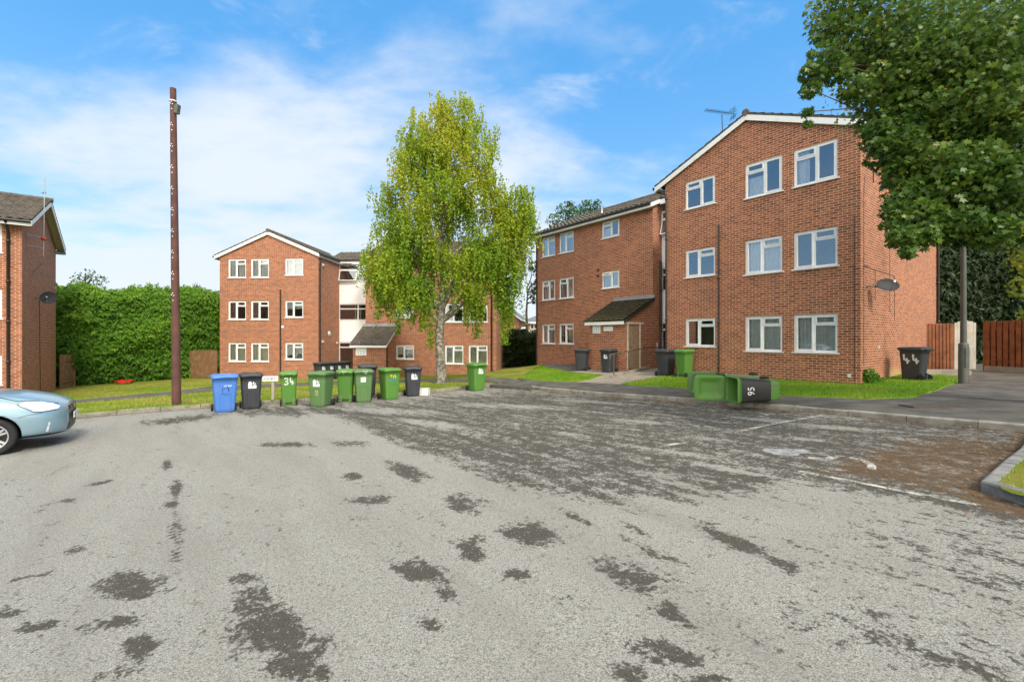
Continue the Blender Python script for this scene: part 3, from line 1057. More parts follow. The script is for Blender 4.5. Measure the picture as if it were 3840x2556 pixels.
def window(root, tf, u0, u1, z0, z1, lay='R', cur='grey', ajar=None, sill=True, transom=True, light=0.27):
    """frame (window) > window_pane, window_sill, curtain"""
    mb = MB()
    f, mu = 0.062, 0.066
    d0, d1 = 0.035, 0.105
    um = u0 + (u1 - u0) * (0.475 if lay == 'R' else 0.525)
    zt = z1 - (z1 - z0) * light
    ubox(mb, tf, u0, u0 + f, z0, z1, d0, d1)
    ubox(mb, tf, u1 - f, u1, z0, z1, d0, d1)
    ubox(mb, tf, u0 + f, u1 - f, z1 - f, z1, d0, d1)
    ubox(mb, tf, u0 + f, u1 - f, z0, z0 + f, d0, d1)
    ubox(mb, tf, um - mu / 2, um + mu / 2, z0 + f, z1 - f, d0 + .002, d1)
    panes = []
    sa, sb = (um + mu / 2, u1 - f) if lay == 'R' else (u0 + f, um - mu / 2)   # side with the top light
    pa, pb = (u0 + f, um - mu / 2) if lay == 'R' else (um + mu / 2, u1 - f)
    ubox(mb, tf, sa, sb, zt - mu / 2, zt + mu / 2, d0 + .004, d1)
    # opening sashes stand proud of the frame
    def sash(a, b2, c, d, w=0.034):
        ubox(mb, tf, a, a + w, c, d, d0 - .014, d1 - .02)
        ubox(mb, tf, b2 - w, b2, c, d, d0 - .014, d1 - .02)
        ubox(mb, tf, a + w, b2 - w, c, c + w, d0 - .014, d1 - .02)
        ubox(mb, tf, a + w, b2 - w, d - w, d, d0 - .014, d1 - .02)
        return a + w, b2 - w, c + w, d - w
    panes.append(sash(pa, pb, z0 + f, z1 - f))
    if ajar == 'light':
        tilt = R(24)
        w = 0.04
        a, b2, c, d = sa - .01, sb + .01, zt + mu / 2 - .01, z1 - f + .01
        def tfo(u, z, dd):
            hz_ = z - d
            return tf(u, d + hz_ * math.cos(tilt) + (dd) * 0, d0 - .02 + hz_ * math.sin(tilt) + dd * .6)
        ubox(mb, tfo, a, a + w, c, d, 0, .05)
        ubox(mb, tfo, b2 - w, b2, c, d, 0, .05)
        ubox(mb, tfo, a + w, b2 - w, c, c + w, 0, .05)
        ubox(mb, tfo, a + w, b2 - w, d - w, d, 0, .05)
        tilted = (tfo, a + w, b2 - w, c + w, d - w)
    else:
        panes.append(sash(sa, sb, zt + mu / 2, z1 - f))
        tilted = None
    panes.append((sa, sb, z0 + f, zt - mu / 2))
    fr = mb.build('window', M['upvc'], root)
    pm = MB()
    for a, b2, c, d in panes:
        pm.face([tf(a, c, .06), tf(b2, c, .06), tf(b2, d, .06), tf(a, d, .06)])
    if tilted:
        tfo, a, b2, c, d = tilted
        pm.face([tfo(a, c, .02), tfo(b2, c, .02), tfo(b2, d, .02), tfo(a, d, .02)])
    pm.build('window_pane', M['glass'], fr)
    if sill:
        sm_ = MB()
        ubox(sm_, tf, u0 - .055, u1 + .055, z0 - .035, z0 - .001, -.055, .10)
        sm_.build('window_sill', M['upvc'], fr)
    cm = MB()
    a, b2, c, d = u0 + .02, u1 - .02, z0 + .03, z1 - .03
    w = b2 - a
    mt = {'cream': 'curtain_cream', 'grey': 'curtain_grey', 'white': 'curtain_white', 'brown': 'curtain_brown', 'blue': 'curtain_blue'}
    if cur in ('cream', 'grey', 'white', 'blue'):
        g = rnd.uniform(0.0, 0.03)
        k = rnd.uniform(.42, .5)
        curtain_sheet(cm, tf, a, a + w * k - g, c, d, .17)
        curtain_sheet(cm, tf, a + w * k + g, b2, c, d, .175)
        cm.build('curtain', M[mt[cur]], fr)
    elif cur == 'brownL':
        curtain_sheet(cm, tf, a, a + w * .40, c, d, .17, .025, .13)
        cm.build('curtain', M['curtain_brown'], fr)
    elif cur == 'whiteL':
        curtain_sheet(cm, tf, a, a + w * rnd.uniform(.24, .42), c, d, .17)
        cm.build('curtain', M['curtain_white'], fr)
    elif cur == 'greyR':
        curtain_sheet(cm, tf, a + w * .5, b2, c, d, .17)
        curtain_sheet(cm, tf, a, a + w * .16, c, d, .17)
        cm.build('curtain', M['curtain_grey'], fr)
    elif cur == 'whiteLow':
        curtain_sheet(cm, tf, a, a + w * .52, c, c + (d - c) * .62, .17)
        cm.build('curtain', M['curtain_white'], fr)
    elif cur == 'blind':
        ubox(cm, tf, a, b2, c + (d - c) * .52, d, .15, .156)
        cm.build('roller_blind', M['curtain_blue'], fr)
    elif cur == 'lace':
        curtain_sheet(cm, tf, a, a + w * .5, c + .10, d, .16, .012, .07, .18)
        curtain_sheet(cm, tf, a + w * .5, b2, c + .06, d, .165, .012, .07, .30)
        cm.build('curtain', M['curtain_white'], fr)
    return fr


def tiles(mb, o, ux, L, us, Ls, gap=0.30):
    """courses of interlocking tiles with a rolled profile"""
    o, ux, us = Vector(o), Vector(ux).normalized(), Vector(us).normalized()
    n = ux.cross(us).normalized()
    if n.z < 0:
        n = -n
    nc = max(1, int(round(Ls / gap)))
    g = Ls / nc
    ns = max(4, int(L / 0.05))
    for c in range(nc):
        s0, s1 = c * g - (0.03 if c else 0.0), (c + 1) * g
        rows = [[], [], []]
        sh = 0.15 * (c % 2) * 0
        jit = [rnd.uniform(-.006, .006) for _ in range(int(L / .3) + 2)]
        for i in range(ns + 1):
            u = L * i / ns
            wv = 0.022 * math.sin(2 * math.pi * (u + sh) / 0.30) + jit[int((u + sh) / .3) % len(jit)]
            p = o + ux * u
            rows[0].append(p + us * s0 + n * (wv + 0.0))
            rows[1].append(p + us * s0 + n * (wv + 0.045))
            rows[2].append(p + us * s1 + n * (wv + 0.012))
        mb.grid(rows, smooth=False)


def gable_roof(root, axis, a0, a1, b0, b1, ze, over_e=0.42, over_g=0.12, gut=True, names=True, pitch=PITCH, tilem='tile', eaves=(True, True), ends=(True, True)):
    """axis 'y': ridge runs along y between b0,b1 and the gable spans a0..a1 in x (axis 'x' swaps them)"""
    def V(a, b2, z):
        return Vector((a, b2, z)) if axis == 'y' else Vector((b2, a, z))
    am = (a0 + a1) / 2
    half = (a1 - a0) / 2
    OV = over_e if isinstance(over_e, tuple) else (over_e, over_e)
    k = T(pitch)
    zr = ze + half * k
    y0, y1 = b0 - over_g, b1 + over_g
    mb = MB()
    lift = 0.235
    for sgn, e_on, over_e in ((-1, eaves[0], OV[0]), (1, eaves[1], OV[1])):
        ae = am + sgn * (half + over_e)
        zee = ze - over_e * k + lift
        o1, o2 = V(ae, y0, zee), V(ae, y1, zee)
        up = (V(am, y0, zr + lift) - o1).normalized()
        tiles(mb, o1, (o2 - o1), (o2 - o1).length, up, (half + over_e) / math.cos(pitch))
    for yv in (y0 + .012, y1 - .012):
        for sgn, over_e in ((-1, OV[0]), (1, OV[1])):
            ae = am + sgn * (half + over_e - .02)
            z_e = ze - (over_e - .02) * k
            nseg = 12
            for q_ in range(nseg):
                t0_, t1_ = q_ / nseg, (q_ + 1) / nseg
                a_0, a_1 = ae + (am - ae) * t0_, ae + (am - ae) * t1_
                z_0, z_1 = z_e + (zr - z_e) * t0_, z_e + (zr - z_e) * t1_
                mb.face([V(a_0, yv, z_0 + .18), V(a_1, yv, z_1 + .18), V(a_1, yv, z_1 + .255), V(a_0, yv, z_0 + .285)])
    # ridge tiles
    rp = [V(am, y0 - .02, zr + lift + .02), V(am, y1 + .02, zr + lift + .02)]
    L = (rp[1] - rp[0]).length
    n = max(1, int(L / .45))
    for i in range(n):
        p0 = rp[0].lerp(rp[1], i / n)
        p1 = rp[0].lerp(rp[1], (i + 1) / n + .004)
        mb.tube([p0, p1], [.118, .108], 10)
    rf = mb.build('roof', M[tilem], root)
    # white boards
    bb = MB()
    for e_i, (yb, on) in enumerate(((y0, ends[0]), (y1, ends[1]))):
        if not on:
            continue
        s2 = 1 if e_i == 0 else -1
        for sgn, over_e in ((-1, OV[0]), (1, OV[1])):
            ae = am + sgn * (half + over_e)
            z_e = ze - over_e * k
            P = [V(ae, yb, z_e), V(am, yb, zr), V(am, yb, zr + .185), V(ae, yb, z_e + .185)]
            Q = [p + (V(0, .03 * s2, 0)) for p in P]
            for q in (P, list(reversed(Q)), [P[0], P[1], Q[1], Q[0]], [P[2], P[3], Q[3], Q[2]], [P[3], P[0], Q[0], Q[3]]):
                bb.face(q)
            # verge soffit back to the wall
            w = over_g - .03
            S1 = [V(ae, yb + .03 * s2, z_e + .10), V(am, yb + .03 * s2, zr + .10), V(am, yb + (w + .03) * s2, zr + .10), V(ae, yb + (w + .03) * s2, z_e + .10)]
            bb.face(S1, mi=1)
    for sgn, e_on, over_e in ((-1, eaves[0], OV[0]), (1, eaves[1], OV[1])):
        if not e_on:
            continue
        ae = am + sgn * (half + over_e)
        z_e = ze - over_e * k
        aw = am + sgn * half
        P = [V(ae, y0 + .035, z_e - .01), V(ae, y1 - .035, z_e - .01), V(ae, y1 - .035, z_e + .19), V(ae, y0 + .035, z_e + .19)]
        Q = [p + V(-sgn * .025, 0, 0) for p in P]
        bb.face(P)
        bb.face(list(reversed(Q)))
        bb.face([P[0], P[1], Q[1], Q[0]])
        bb.face([V(ae - sgn * .025, y0 + .03, z_e), V(ae - sgn * .025, y1 - .03, z_e), V(aw, y1 - .03, z_e + .02), V(aw, y0 + .03, z_e + .02)], mi=1)
    bb.build('fascia_board', [M['fascia'], M['soffit']], rf)
    if gut:
        for sgn, e_on, over_e in ((-1, eaves[0], OV[0]), (1, eaves[1], OV[1])):
            if not e_on:
                continue
            gm = MB()
            ae = am + sgn * (half + over_e + .06)
            zg = ze - over_e * k + .15
            gm.tube([V(ae, y0 + .02, zg), V(ae, y1 - .02, zg)], .058, 10)
            gm.build('gutter', M['pipe_black'], rf)
    return rf


def pipe(root, pts, r=0.036, m='pipe_brown', name='downpipe'):
    mb = MB()
    mb.tube(pts, r, 10)
    P0, P1 = Vector(pts[0]), Vector(pts[-1])
    z = min(p[2] for p in pts) + .5
    zt = max(p[2] for p in pts)
    x, y = pts[-1][0], pts[-1][1]
    while z < zt - .4:
        mb.lathe([(r * 1.0, -.05), (r * 1.35, -.045), (r * 1.35, .045), (r, .05)], 10, Matrix.Translation((x, y, z)))
        z += 1.6
    return mb.build(name, M[m], root)


def room_back(root, tf, u0, u1, z0, z1, d):
    mb = MB()
    ubox(mb, tf, u0, u1, z0, z1, d, d + .04)
    for zf in (0.0, 2.6, 5.2, 7.8):
        if z0 <= zf - .3 <= z1 or zf == 0.0:
            ubox(mb, tf, u0, u1, zf - .28, zf - .10, .13, d - .002)
    return mb.build('room_wall', M['room'], root)


def facade_windows(root, tf, cols, dz=0.0):
    """cols: list of (u0,u1,zsill,zhead,[(lay,cur,ajar) per storey])"""
    holes = []
    for (u0, u1, zs, zh, st) in cols:
        for k, s in enumerate(st):
            if s is None:
                continue
            z0, z1 = zs + 2.6 * k + dz, zh + 2.6 * k + dz
            holes.append((u0, u1, z0, z1))
            window(root, tf, u0, u1, z0, z1, s[0], s[1], s[2] if len(s) > 2 else None)
    return holes


def porch(root, x0, x1, y0, y1, zb, z_eave, z_top, over_l, over_r, tilem, name='porch'):
    """lean-to bin store: front wall at y0, back against wall y1"""
    mb = MB()
    sl = (z_top - z_eave) / (y1 - y0)
    wall(mb, tf_front(y0), x0, x1, zb, z_eave)
    for tfx, u in ((tf_right(x1, y0), 1), (tf_left(x0, y1), -1)):
        uu = y1 - y0
        wall(mb, tfx, 0, uu, zb, z_eave)
        q = [(0, z_eave), (uu, z_eave), (uu, z_top)] if u == 1 else [(0, z_eave), (uu, z_eave), (0, z_top)]
        mb.face([tfx(a, z, 0) for a, z in q], uv=[(a, z + .6) for a, z in q])
    pw = mb.build(name, M['brick'], root)
    rm = MB()
    ov = 0.22
    o = Vector((x0 - over_l, y0 - ov, z_eave - ov * sl + .10))
    up = Vector((0, 1, sl)).normalized()
    Ls = (y1 - y0 + ov) * math.sqrt(1 + sl * sl) - .02
    tiles(rm, o, (1, 0, 0), (x1 - x0) + over_l + over_r, up, Ls, .27)
    pr = rm.build('porch_roof', M[tilem], pw)
    fm = MB()
    fm.bx(x0 - over_l + .06, x1 + over_r - .02, y0 - ov + .01, y0 - ov + .035, z_eave - .19, z_eave - ov * sl + .06)
    fm.bx(x0 - over_l + .06, x1 + over_r - .02, y0 - ov + .035, y0 - .002, z_eave - .17, z_eave - .15, mi=1)
    for xx in (x1 + over_r - .02, x0 - over_l + .03):
        P = [Vector((xx, y0 - ov + .01, z_eave - ov * sl - .03)), Vector((xx, y1 - .01, z_top - .03)), Vector((xx, y1 - .01, z_top + .09)), Vector((xx, y0 - ov + .01, z_eave - ov * sl + .09))]
        Q = [p + Vector((.025, 0, 0)) for p in P]
        for q in (list(reversed(P)), Q, [P[0], P[1], Q[1], Q[0]], [P[2], P[3], Q[3], Q[2]], [P[3], P[0], Q[0], Q[3]]):
            fm.face(q, mi=2)
    fm.build('fascia_board', [M['fascia'], M['soffit'], M['tile_moss'] if tilem == 'tile_moss' else M['fascia']], pr)
    lm = MB()
    lm.box(((x0 + x1 - over_l + over_r) / 2, y1 - .06, z_top + .12), ((x1 - x0) + over_l + over_r, .16, .02), mat=Matrix.Rotation(R(28), 4, 'X'))
    lm.bx(x0 - over_l, x1 + over_r, y1 - .025, y1 - .004, z_top + .12, z_top + .24)
    lm.build('lead_flashing', M['lead'], pr)
    return pw


SM, LG = (1.035, 2.07), (0.905, 2.07)

# ------------------------------------------------------------------ right-hand block: gabled wing, stair link, set-back wing
oC = Vector((9.99, 13.05, -1.353 + H0)) + D1 * 6.394
blk = empty('apartment_block', oC, A_R, 'brick three-storey flats on the right, tall gable nearest, set-back wing with mossy porch', 'apartment block')
ZB = -0.5
fr = tf_front(0)
X = lambda tpar: 6.394 - tpar
holes = facade_windows(blk, fr, [
    (X(5.507), X(4.334), *SM, [('R', 'none'), ('R', 'none'), ('L', 'none')]),
    (X(3.254), X(2.082), *LG, [('R', 'grey'), ('R', 'white'), ('L', 'whiteLow')]),
    (X(1.737), X(0.561), *LG, [('R', 'grey'), ('R', 'none'), ('L', 'whiteL')])])
apC = (3.197, 7.40 + 3.197 * T(PITCH) + .1)
mb = MB()
wall(mb, fr, 0, 6.394, ZB, 7.40, holes)
q = [(0, 7.40), (6.394, 7.40), (3.197, 7.40 + 3.197 * T(PITCH) + .12)]
mb.face([fr(u, z, 0) for u, z in q], uv=[(u, z + .6) for u, z in q])
LF = 9.57
wall(mb, tf_left(0, LF), 0, LF, ZB, 7.40)
wall(mb, lambda u, z, d: (6.394 - u, LF - d, z), 0, 6.394, ZB, 7.40, apex=(3.197, 8.77))
mb.build('gable_wall', M['brick'], blk)
mb = MB()
wall(mb, tf_right(6.394), 0, LF, ZB, 7.40, uo=.06)
mb.build('flank_wall', M['brick_flank'], blk)
gable_roof(blk, 'y', 0, 6.394, 0, LF, 7.40, over_e=(.42, .16))
room_back(blk, fr, .2, 6.2, -.2, 7.6, 2.2)
# set-back wing
xD0, xD1, yD, dD = 6.394 - 17.0, 6.394 - 8.64, 2.33, 6.5
zD = 0.093
fd = tf_front(yD)
holes = facade_windows(blk, fd, [
    (X(16.5), X(15.35), *LG, [('R', 'grey'), ('L', 'whiteLow'), ('R', 'blue')]),
    (X(14.99), X(13.82), *LG, [('R', 'greyR'), ('L', 'whiteL'), ('R', 'blue')]),
    (X(11.75), X(10.61), 1.21, 2.07, [None, ('L', 'white', 'light'), ('L', 'whiteLow')])], zD)
mb = MB()
wall(mb, fd, xD0, xD1, ZB, 7.45 + zD, holes, uo=.11)
wall(mb, tf_right(xD1, yD), 0, dD, ZB, 7.45 + zD, apex=(dD / 2, 7.45 + zD + dD / 2 * T(PITCH) + .1))
wall(mb, tf_left(xD0, yD + dD), 0, dD, ZB, 7.45 + zD, apex=(dD / 2, 7.45 + zD + dD / 2 * T(PITCH) + .1))
wall(mb, lambda u, z, d: (xD1 - u, yD + dD - d, z), 0, xD1 - xD0, ZB, 7.45 + zD)
mb.build('set_back_wall', M['brick'], blk)
gable_roof(blk, 'x', yD, yD + dD, xD0, xD1, 7.45 + zD, over_g=.16, over_e=.36)
room_back(blk, fd, xD0 + .2, xD1 - .2, -.2, 7.6, 2.4)


# stair link between the wings: white cladding and stair windows
def stair_link(root, x0, x1, y, zoff, ajar_top=True):
    tfl = tf_front(y)
    for (za, zb_) in ((2.12, 3.55), (4.72, 6.15)):
        cm = MB()
        n = 10
        for i in range(n):
            h = (zb_ - za) / n
            z0 = za + i * h
            P = [tfl(x0, z0, -.016), tfl(x1, z0, -.016), tfl(x1, z0 + h, -.002), tfl(x0, z0 + h, -.002)]
            cm.face(P)
            cm.face([tfl(x0, z0, 0.01), tfl(x1, z0, 0.01), tfl(x1, z0, -.016), tfl(x0, z0, -.016)])
        cm.build('white_cladding', M['clad'], root)
    for k, (za, zb_) in enumerate(((-0.1, 2.10), (3.56, 4.70), (6.16, 7.36))):
        mbw = MB()
        f = .07
        ubox(mbw, tfl, x0, x1, za, za + f, -.03, .05)
        ubox(mbw, tfl, x0, x1, zb_ - f, zb_, -.03, .05)
        nw = 2
        xs_ = [x0 + (x1 - x0) * i / nw for i in range(nw + 1)]
        for i, xx in enumerate(xs_):
            o_ = (f if i == 0 else (-f if i == nw else 0))
            ubox(mbw, tfl, min(xx - f / 2, xx + o_) if i else xx, max(xx + f / 2, xx) if i < nw else xx, za + f, zb_ - f, -.032, .05)
        zt = zb_ - .36
        ubox(mbw, tfl, x0 + f, x1 - f, zt - f / 2, zt + f / 2, -.034, .048)
        w_ = mbw.build('window', M['upvc'], root)
        pmb = MB()
        tilt = None
        for i in range(nw):
            a, b2 = xs_[i] + .04, xs_[i + 1] - .04
            pmb.face([tfl(a, zt + .03, .02), tfl(b2, zt + .03, .02), tfl(b2, zb_ - f, .02), tfl(a, zb_ - f, .02)])
            if not (ajar_top and k == 2 and i == 0):
                pmb.face([tfl(a, za + f, .02), tfl(b2, za + f, .02), tfl(b2, zt - .03, .02), tfl(a, zt - .03, .02)])
        if ajar_top and k == 2:
            a, b2, c, d = xs_[0] + .03, xs_[1] - .04, za + .05, zt - .03
            tl = R(14)
            tfo = lambda u, z, dd: tfl(u, d + (z - d) * math.cos(tl), -.05 + (z - d) * math.sin(tl) + dd * .6)
            om = MB()
            w = .055
            ubox(om, tfo, a, a + w, c, d, 0, .05)
            ubox(om, tfo, b2 - w, b2, c, d, 0, .05)
            ubox(om, tfo, a + w, b2 - w, c, c + w, 0, .05)
            ubox(om, tfo, a + w, b2 - w, d - w, d, 0, .05)
            om.build('open_sash', M['upvc'], w_)
            pmb.face([tfo(a + w, c + w, .02), tfo(b2 - w, c + w, .02), tfo(b2 - w, d - w, .02), tfo(a + w, d - w, .02)])
        pmb.build('window_pane', M['glass'], w_)
    wm = MB()
    wall(wm, tf_front(y + 2.6), x0, x1, ZB, 7.5)
    # stair balustrade and cream inner posts seen through the glass
    wm.build('stair_wall', M['room'], root)
    pm_ = MB()
    for xx in (x0 + (x1 - x0) * .27, x0 + (x1 - x0) * .40):
        ubox(pm_, tfl, xx, xx + .10, 0, 7.3, .9, 1.0)
    for zf in (2.5, 5.1):
        ubox(pm_, tfl, x0, x1, zf, zf + .18, .06, 2.5)
    pm_.build('stair_post', M['curtain_cream'], root)


stair_link(blk, xD1 + .004, -.004, 3.05, 0)
mb = MB()
tiles(mb, (xD1 + .17, 3.05 - .40, 7.45 + zD + (3.05 - .40 - yD) * T(PITCH) + .235), (1, 0, 0), 2.4, (0, 1, T(PITCH)), (yD + dD / 2 - 2.65) / math.cos(PITCH))
rf = mb.build('roof', M['tile'], blk)
mb = MB()
mb.bx(xD1 + .17, .0, 2.66, 2.685, 7.62, 7.84)
mb.build('fascia_board', M['fascia'], rf)

pD = porch(blk, xD1 - 2.145, xD1, yD - 2.01, yD, ZB, 2.13, 3.12, .16, .12, 'tile_moss')
# plank door in the side of the porch
tfp = tf_right(xD1, yD - 2.01)
mb = MB()
for i in range(3):
    ubox(mb, tfp, .20 + i * .262, .20 + (i + 1) * .262 - .006, -.02, 1.88, -.022, .0)
ubox(mb, tfp, .20, .98, 1.881, 1.89, -.02, .0)
dr = mb.build('porch_door', M['door_wood'], pD)
mb = MB()
ubox(mb, tfp, .125, .198, -.06, 1.95, -.05, .0)
ubox(mb, tfp, .982, 1.055, -.06, 1.95, -.05, .0)
ubox(mb, tfp, .02, 1.25, 1.951, 2.06, -.055, .0)
mb.build('door_frame', mat('cream_door_frame', (0.66, 0.60, 0.50), .7, (.52, .46, .37), 7), dr)
mb = MB()
mb.tube([tfp(.27, .95, -.02), tfp(.27, .95, -.07), tfp(.38, .95, -.07)], .011, 8)
mb.build('door_handle', M['dark_metal'], dr)
# pipes and small fittings of the right-hand block
pipe(blk, [(-.48, .0, 7.36), (-.40, .03, 7.22), (.06, -.05, 7.02), (.075, -.055, 6.85), (.075, -.055, -.05)], .036)
pipe(blk, [(2.22, -.06, 5.40), (2.22, -.06, -.2)], .034, name='soil_pipe')
pipe(blk, [(xD0 + .07, yD - .42, 7.5), (xD0 + .06, yD - .06, 7.1), (xD0 + .06, yD - .06, -.3)], .04)
pipe(blk, [(xD1 + .06, yD + .55, 5.0), (xD1 + .06, yD + .55, -.1)], .05, name='soil_pipe')
pipe(blk, [(6.60, LF - .05, 7.3), (6.46, LF - .06, 7.0), (6.46, LF - .06, -.1)], .045)
mb = MB()
tff = tf_right(6.394)


def cable(pts):
    mb.tube([tff(u, z, -.012) for u, z in pts], .006, 5)


cable([(.25, .55), (.25, 5.6), (.32, 6.0)])
cable([(.25, 3.45), (1.32, 3.42), (3.4, 3.40)])
cable([(1.32, 3.42), (1.32, 2.5)])
cable([(2.85, 4.6), (2.85, 2.2)])
cable([(3.4, 3.40), (3.4, 1.9)])
mb.tube([fr(6.26, z, -.012) for z in (0.1, 3.6, 4.9)], .008, 5)
mb.build('wall_cable', M['pipe_brown'], blk)
mb = MB()
ubox(mb, fr, 6.394 - .30, 6.394 - .225, .20, .30, -.04, 0)
mb.build('junction_box', M['white_plastic'], blk)
mb = MB()
ubox(mb, tff, 1.55, 1.66, 1.03, 1.10, -.05, 0)
mb.build('junction_box', M['white_plastic'], blk)
M['cream_plastic'] = mat('aged_cream_plastic', (.55, .52, .45), .5)
for q in ((.28, .36, .85, 1.12), (.62, .70, 1.62, 1.80)):
    mb = MB()
    ubox(mb, tf_right(xD1, yD), *q, -.05, 0)
    mb.build('meter_box', M['cream_plastic'], blk)
for zz in (4.90, 4.60, 2.05, 1.78):
    mb = MB()
    uo_ = X(12.02)
    ubox(mb, fd, uo_ - .10, uo_ + .10, zz - .06, zz + .06, -.006, .0)
    mb.build('air_brick', mat('dark_air_brick', (.10, .032, .02), .9), blk)

# ------------------------------------------------------------------ middle block
oA = Vector((-18.23, 28.4, -2.385 + H0))
blm = empty('apartment_block', oA, A_A, 'brick three-storey flats behind the birch, white-clad stair bay beside the gable', 'apartment block')
fa = tf_front(0)
WL = 6.32
holes = facade_windows(blm, fa, [
    (.55, 1.70, *LG, [('R', 'cream'), ('R', 'brownL'), ('R', 'white')]),
    (2.02, 3.17, *LG, [('R', 'cream'), ('R', 'brownL'), ('R', 'white')]),
    (4.22, 5.36, *SM, [('R', 'lace'), ('R', 'blind'), ('R', 'grey')])])
mb = MB()
wall(mb, fa, 0, WL, ZB - .2, 7.40, holes, apex=(WL / 2, 7.40 + WL / 2 * T(PITCH) + .12))
wall(mb, tf_right(WL), 0, 8, ZB - .2, 7.40)
wall(mb, tf_left(0, 8), 0, 8, ZB - .2, 7.40)
wall(mb, lambda u, z, d: (WL - u, 8 - d, z), 0, WL, ZB, 7.40, apex=(WL / 2, 8.77))
mb.build('gable_wall', M['brick'], blm)
gable_roof(blm, 'y', 0, WL, 0, 8, 7.40, over_e=(.30, .10))
room_back(blm, fa, .2, WL - .2, -.2, 7.6, 2.2)
x0, x1, y0, dA, zA = 8.943, 17.24, 0.9, 6.8, -0.155
fb = tf_front(y0)
# window columns from their photo positions
def xa(px):
    r = (px - CX) / FPX
    return (18.17 + r * 29.3) / (.998 + .062 * r)


holes = facade_windows(blm, fb, [
    (xa(1485), xa(1485) + 1.15, 1.20, 2.07, [('R', 'lace'), ('R', 'blue'), ('R', 'white')]),
    (xa(1669), xa(1738), *LG, [('R', 'cream'), ('R', 'none'), ('R', 'grey')]),
    (xa(1758), xa(1829), *LG, [('R', 'cream'), ('R', 'none'), ('R', 'grey')])], zA)
mb = MB()
wall(mb, fb, x0, x1, ZB, 7.45 + zA, holes, uo=.07)
wall(mb, tf_right(x1, y0), 0, dA, ZB, 7.45 + zA, apex=(dA / 2, 7.45 + zA + dA / 2 * T(PITCH) + .1))
wall(mb, tf_left(x0, y0 + dA), 0, dA, ZB, 7.45 + zA)
wall(mb, lambda u, z, d: (x1 - u, y0 + dA - d, z), 0, x1 - x0, ZB, 7.45 + zA)
mb.build('set_back_wall', M['brick'], blm)
gable_roof(blm, 'x', y0, y0 + dA, x0, x1, 7.45 + zA, over_g=.16, over_e=.36)
room_back(blm, fb, x0 + .2, x1 - .2, -.2, 7.4, 2.4)
stair_link(blm, WL + .004, x0 - .004, 2.95, 0)
mb = MB()
tiles(mb, (WL - .6, 2.95 - .36, 7.45 + zA + (2.95 - .36 - y0) * T(PITCH) - .38), (1, 0, 0), x0 - WL + .5, (0, 1, T(PITCH)), (y0 + dA / 2 - 2.59) / math.cos(PITCH) + .35)
rf = mb.build('roof', M['tile'], blm)
mb = MB()
mb.bx(WL + .03, x0, 2.60, 2.625, 7.37, 7.58)
mb.build('fascia_board', M['fascia'], rf)
mb = MB()
mb.tube([(WL + .03, 2.55, 7.58), (x0, 2.55, 7.58)], .058, 8)
mb.build('gutter', M['pipe_black'], rf)
pA = porch(blm, x0, x0 + 1.98, y0 - 1.95, y0, ZB, 2.15 + zA, 3.18 + zA, .14, .12, 'tile')
pipe(blm, [(3.94, -.06, 5.36), (3.94, -.06, -.3)], .040, name='soil_pipe')
pipe(blm, [(WL + .14, .12, 7.2), (WL + .06, .12, 6.9), (WL + .06, .12, -.3)], .045)
pipe(blm, [(x1 - .28, y0 - .40, 7.3 + zA), (x1 - .28, y0 - .06, 6.9 + zA), (x1 - .28, y0 - .06, -.1)], .045)
pipe(blm, [(x0 + 2.05, y0 - 1.9, 2.0), (x0 + 2.03, y0 - 1.9, -.2)], .04)
for (u, z, s) in ((.55, 6.95, .12), (.5, 2.15, .13), (2.5, 2.05, .10)):
    mb = MB()
    mb.box((WL + .05, u, z), (.09, s, s * 1.1))
    mb.build('junction_box', M['white_plastic'], blm)
mb = MB()
ubox(mb, fa, 4.0, 4.14, 2.98, 3.14, -.05, 0)
mb.build('junction_box', M['white_plastic'], blm)
mb = MB()
mb.lathe([(0, .07), (.10, .065), (.16, .03), (.17, 0)], 18, Matrix.Translation((WL, 1.45, 2.65)) @ Matrix.Rotation(R(90), 4, 'Y'))
mb.build('bulkhead_light', M['white_plastic'], blm)

# ------------------------------------------------------------------ left-hand block
oE = Vector((-19.7, 18.3, -2.76 + H0)) - D2 * 8.4
ble = empty('apartment_block', oE, A_E, 'brick flats cut off by the left edge, windowless gable towards the hedge', 'apartment block')
fe = tf_front(0)
dE = 7.2
holes = facade_windows(ble, fe, [
    (8.4 - 1.72, 8.4 - .55, *LG, [('R', 'white'), ('R', 'white'), ('R', 'white')]),
    (8.4 - 3.24, 8.4 - 2.07, *LG, [('R', 'cream'), ('R', 'white'), ('R', 'grey')]),
    (8.4 - 6.6, 8.4 - 5.43, *SM, [('R', 'grey'), ('R', 'white'), ('R', 'grey')])])
mb = MB()
wall(mb, fe, 0, 8.4, ZB, 7.40, holes)
wall(mb, tf_left(0, dE), 0, dE, ZB, 7.40, apex=(dE / 2, 7.4 + dE / 2 * T(PITCH) + .1))
wall(mb, lambda u, z, d: (8.4 - u, dE - d, z), 0, 8.4, ZB, 7.40)
wall(mb, tf_right(8.4), 0, dE, ZB, 7.40, apex=(dE / 2, 7.4 + dE / 2 * T(PITCH) + .1))
mb.build('wall', M['brick'], ble)
gable_roof(ble, 'x', 0, dE, 0, 8.4, 7.40, over_g=.34)
room_back(ble, fe, .2, 8.2, -.2, 7.4, 2.2)
pipe(ble, [(8.03, -.44, 7.3), (8.03, -.06, 6.95), (8.03, -.06, -.3)], .05)
mb = MB()
tge = tf_right(8.4)
mb.tube([tge(1.6, 5.5, -.02), tge(4.0, 6.3, -.02)], .01, 5)
mb.tube([tge(3.1, 4.5, -.02), tge(3.3, .2, -.02)], .01, 5)
mb.build('wall_cable', M['pipe_brown'], ble)

# ================================================================== WHEELIE BINS
BH = 0.96          # rim height of the body


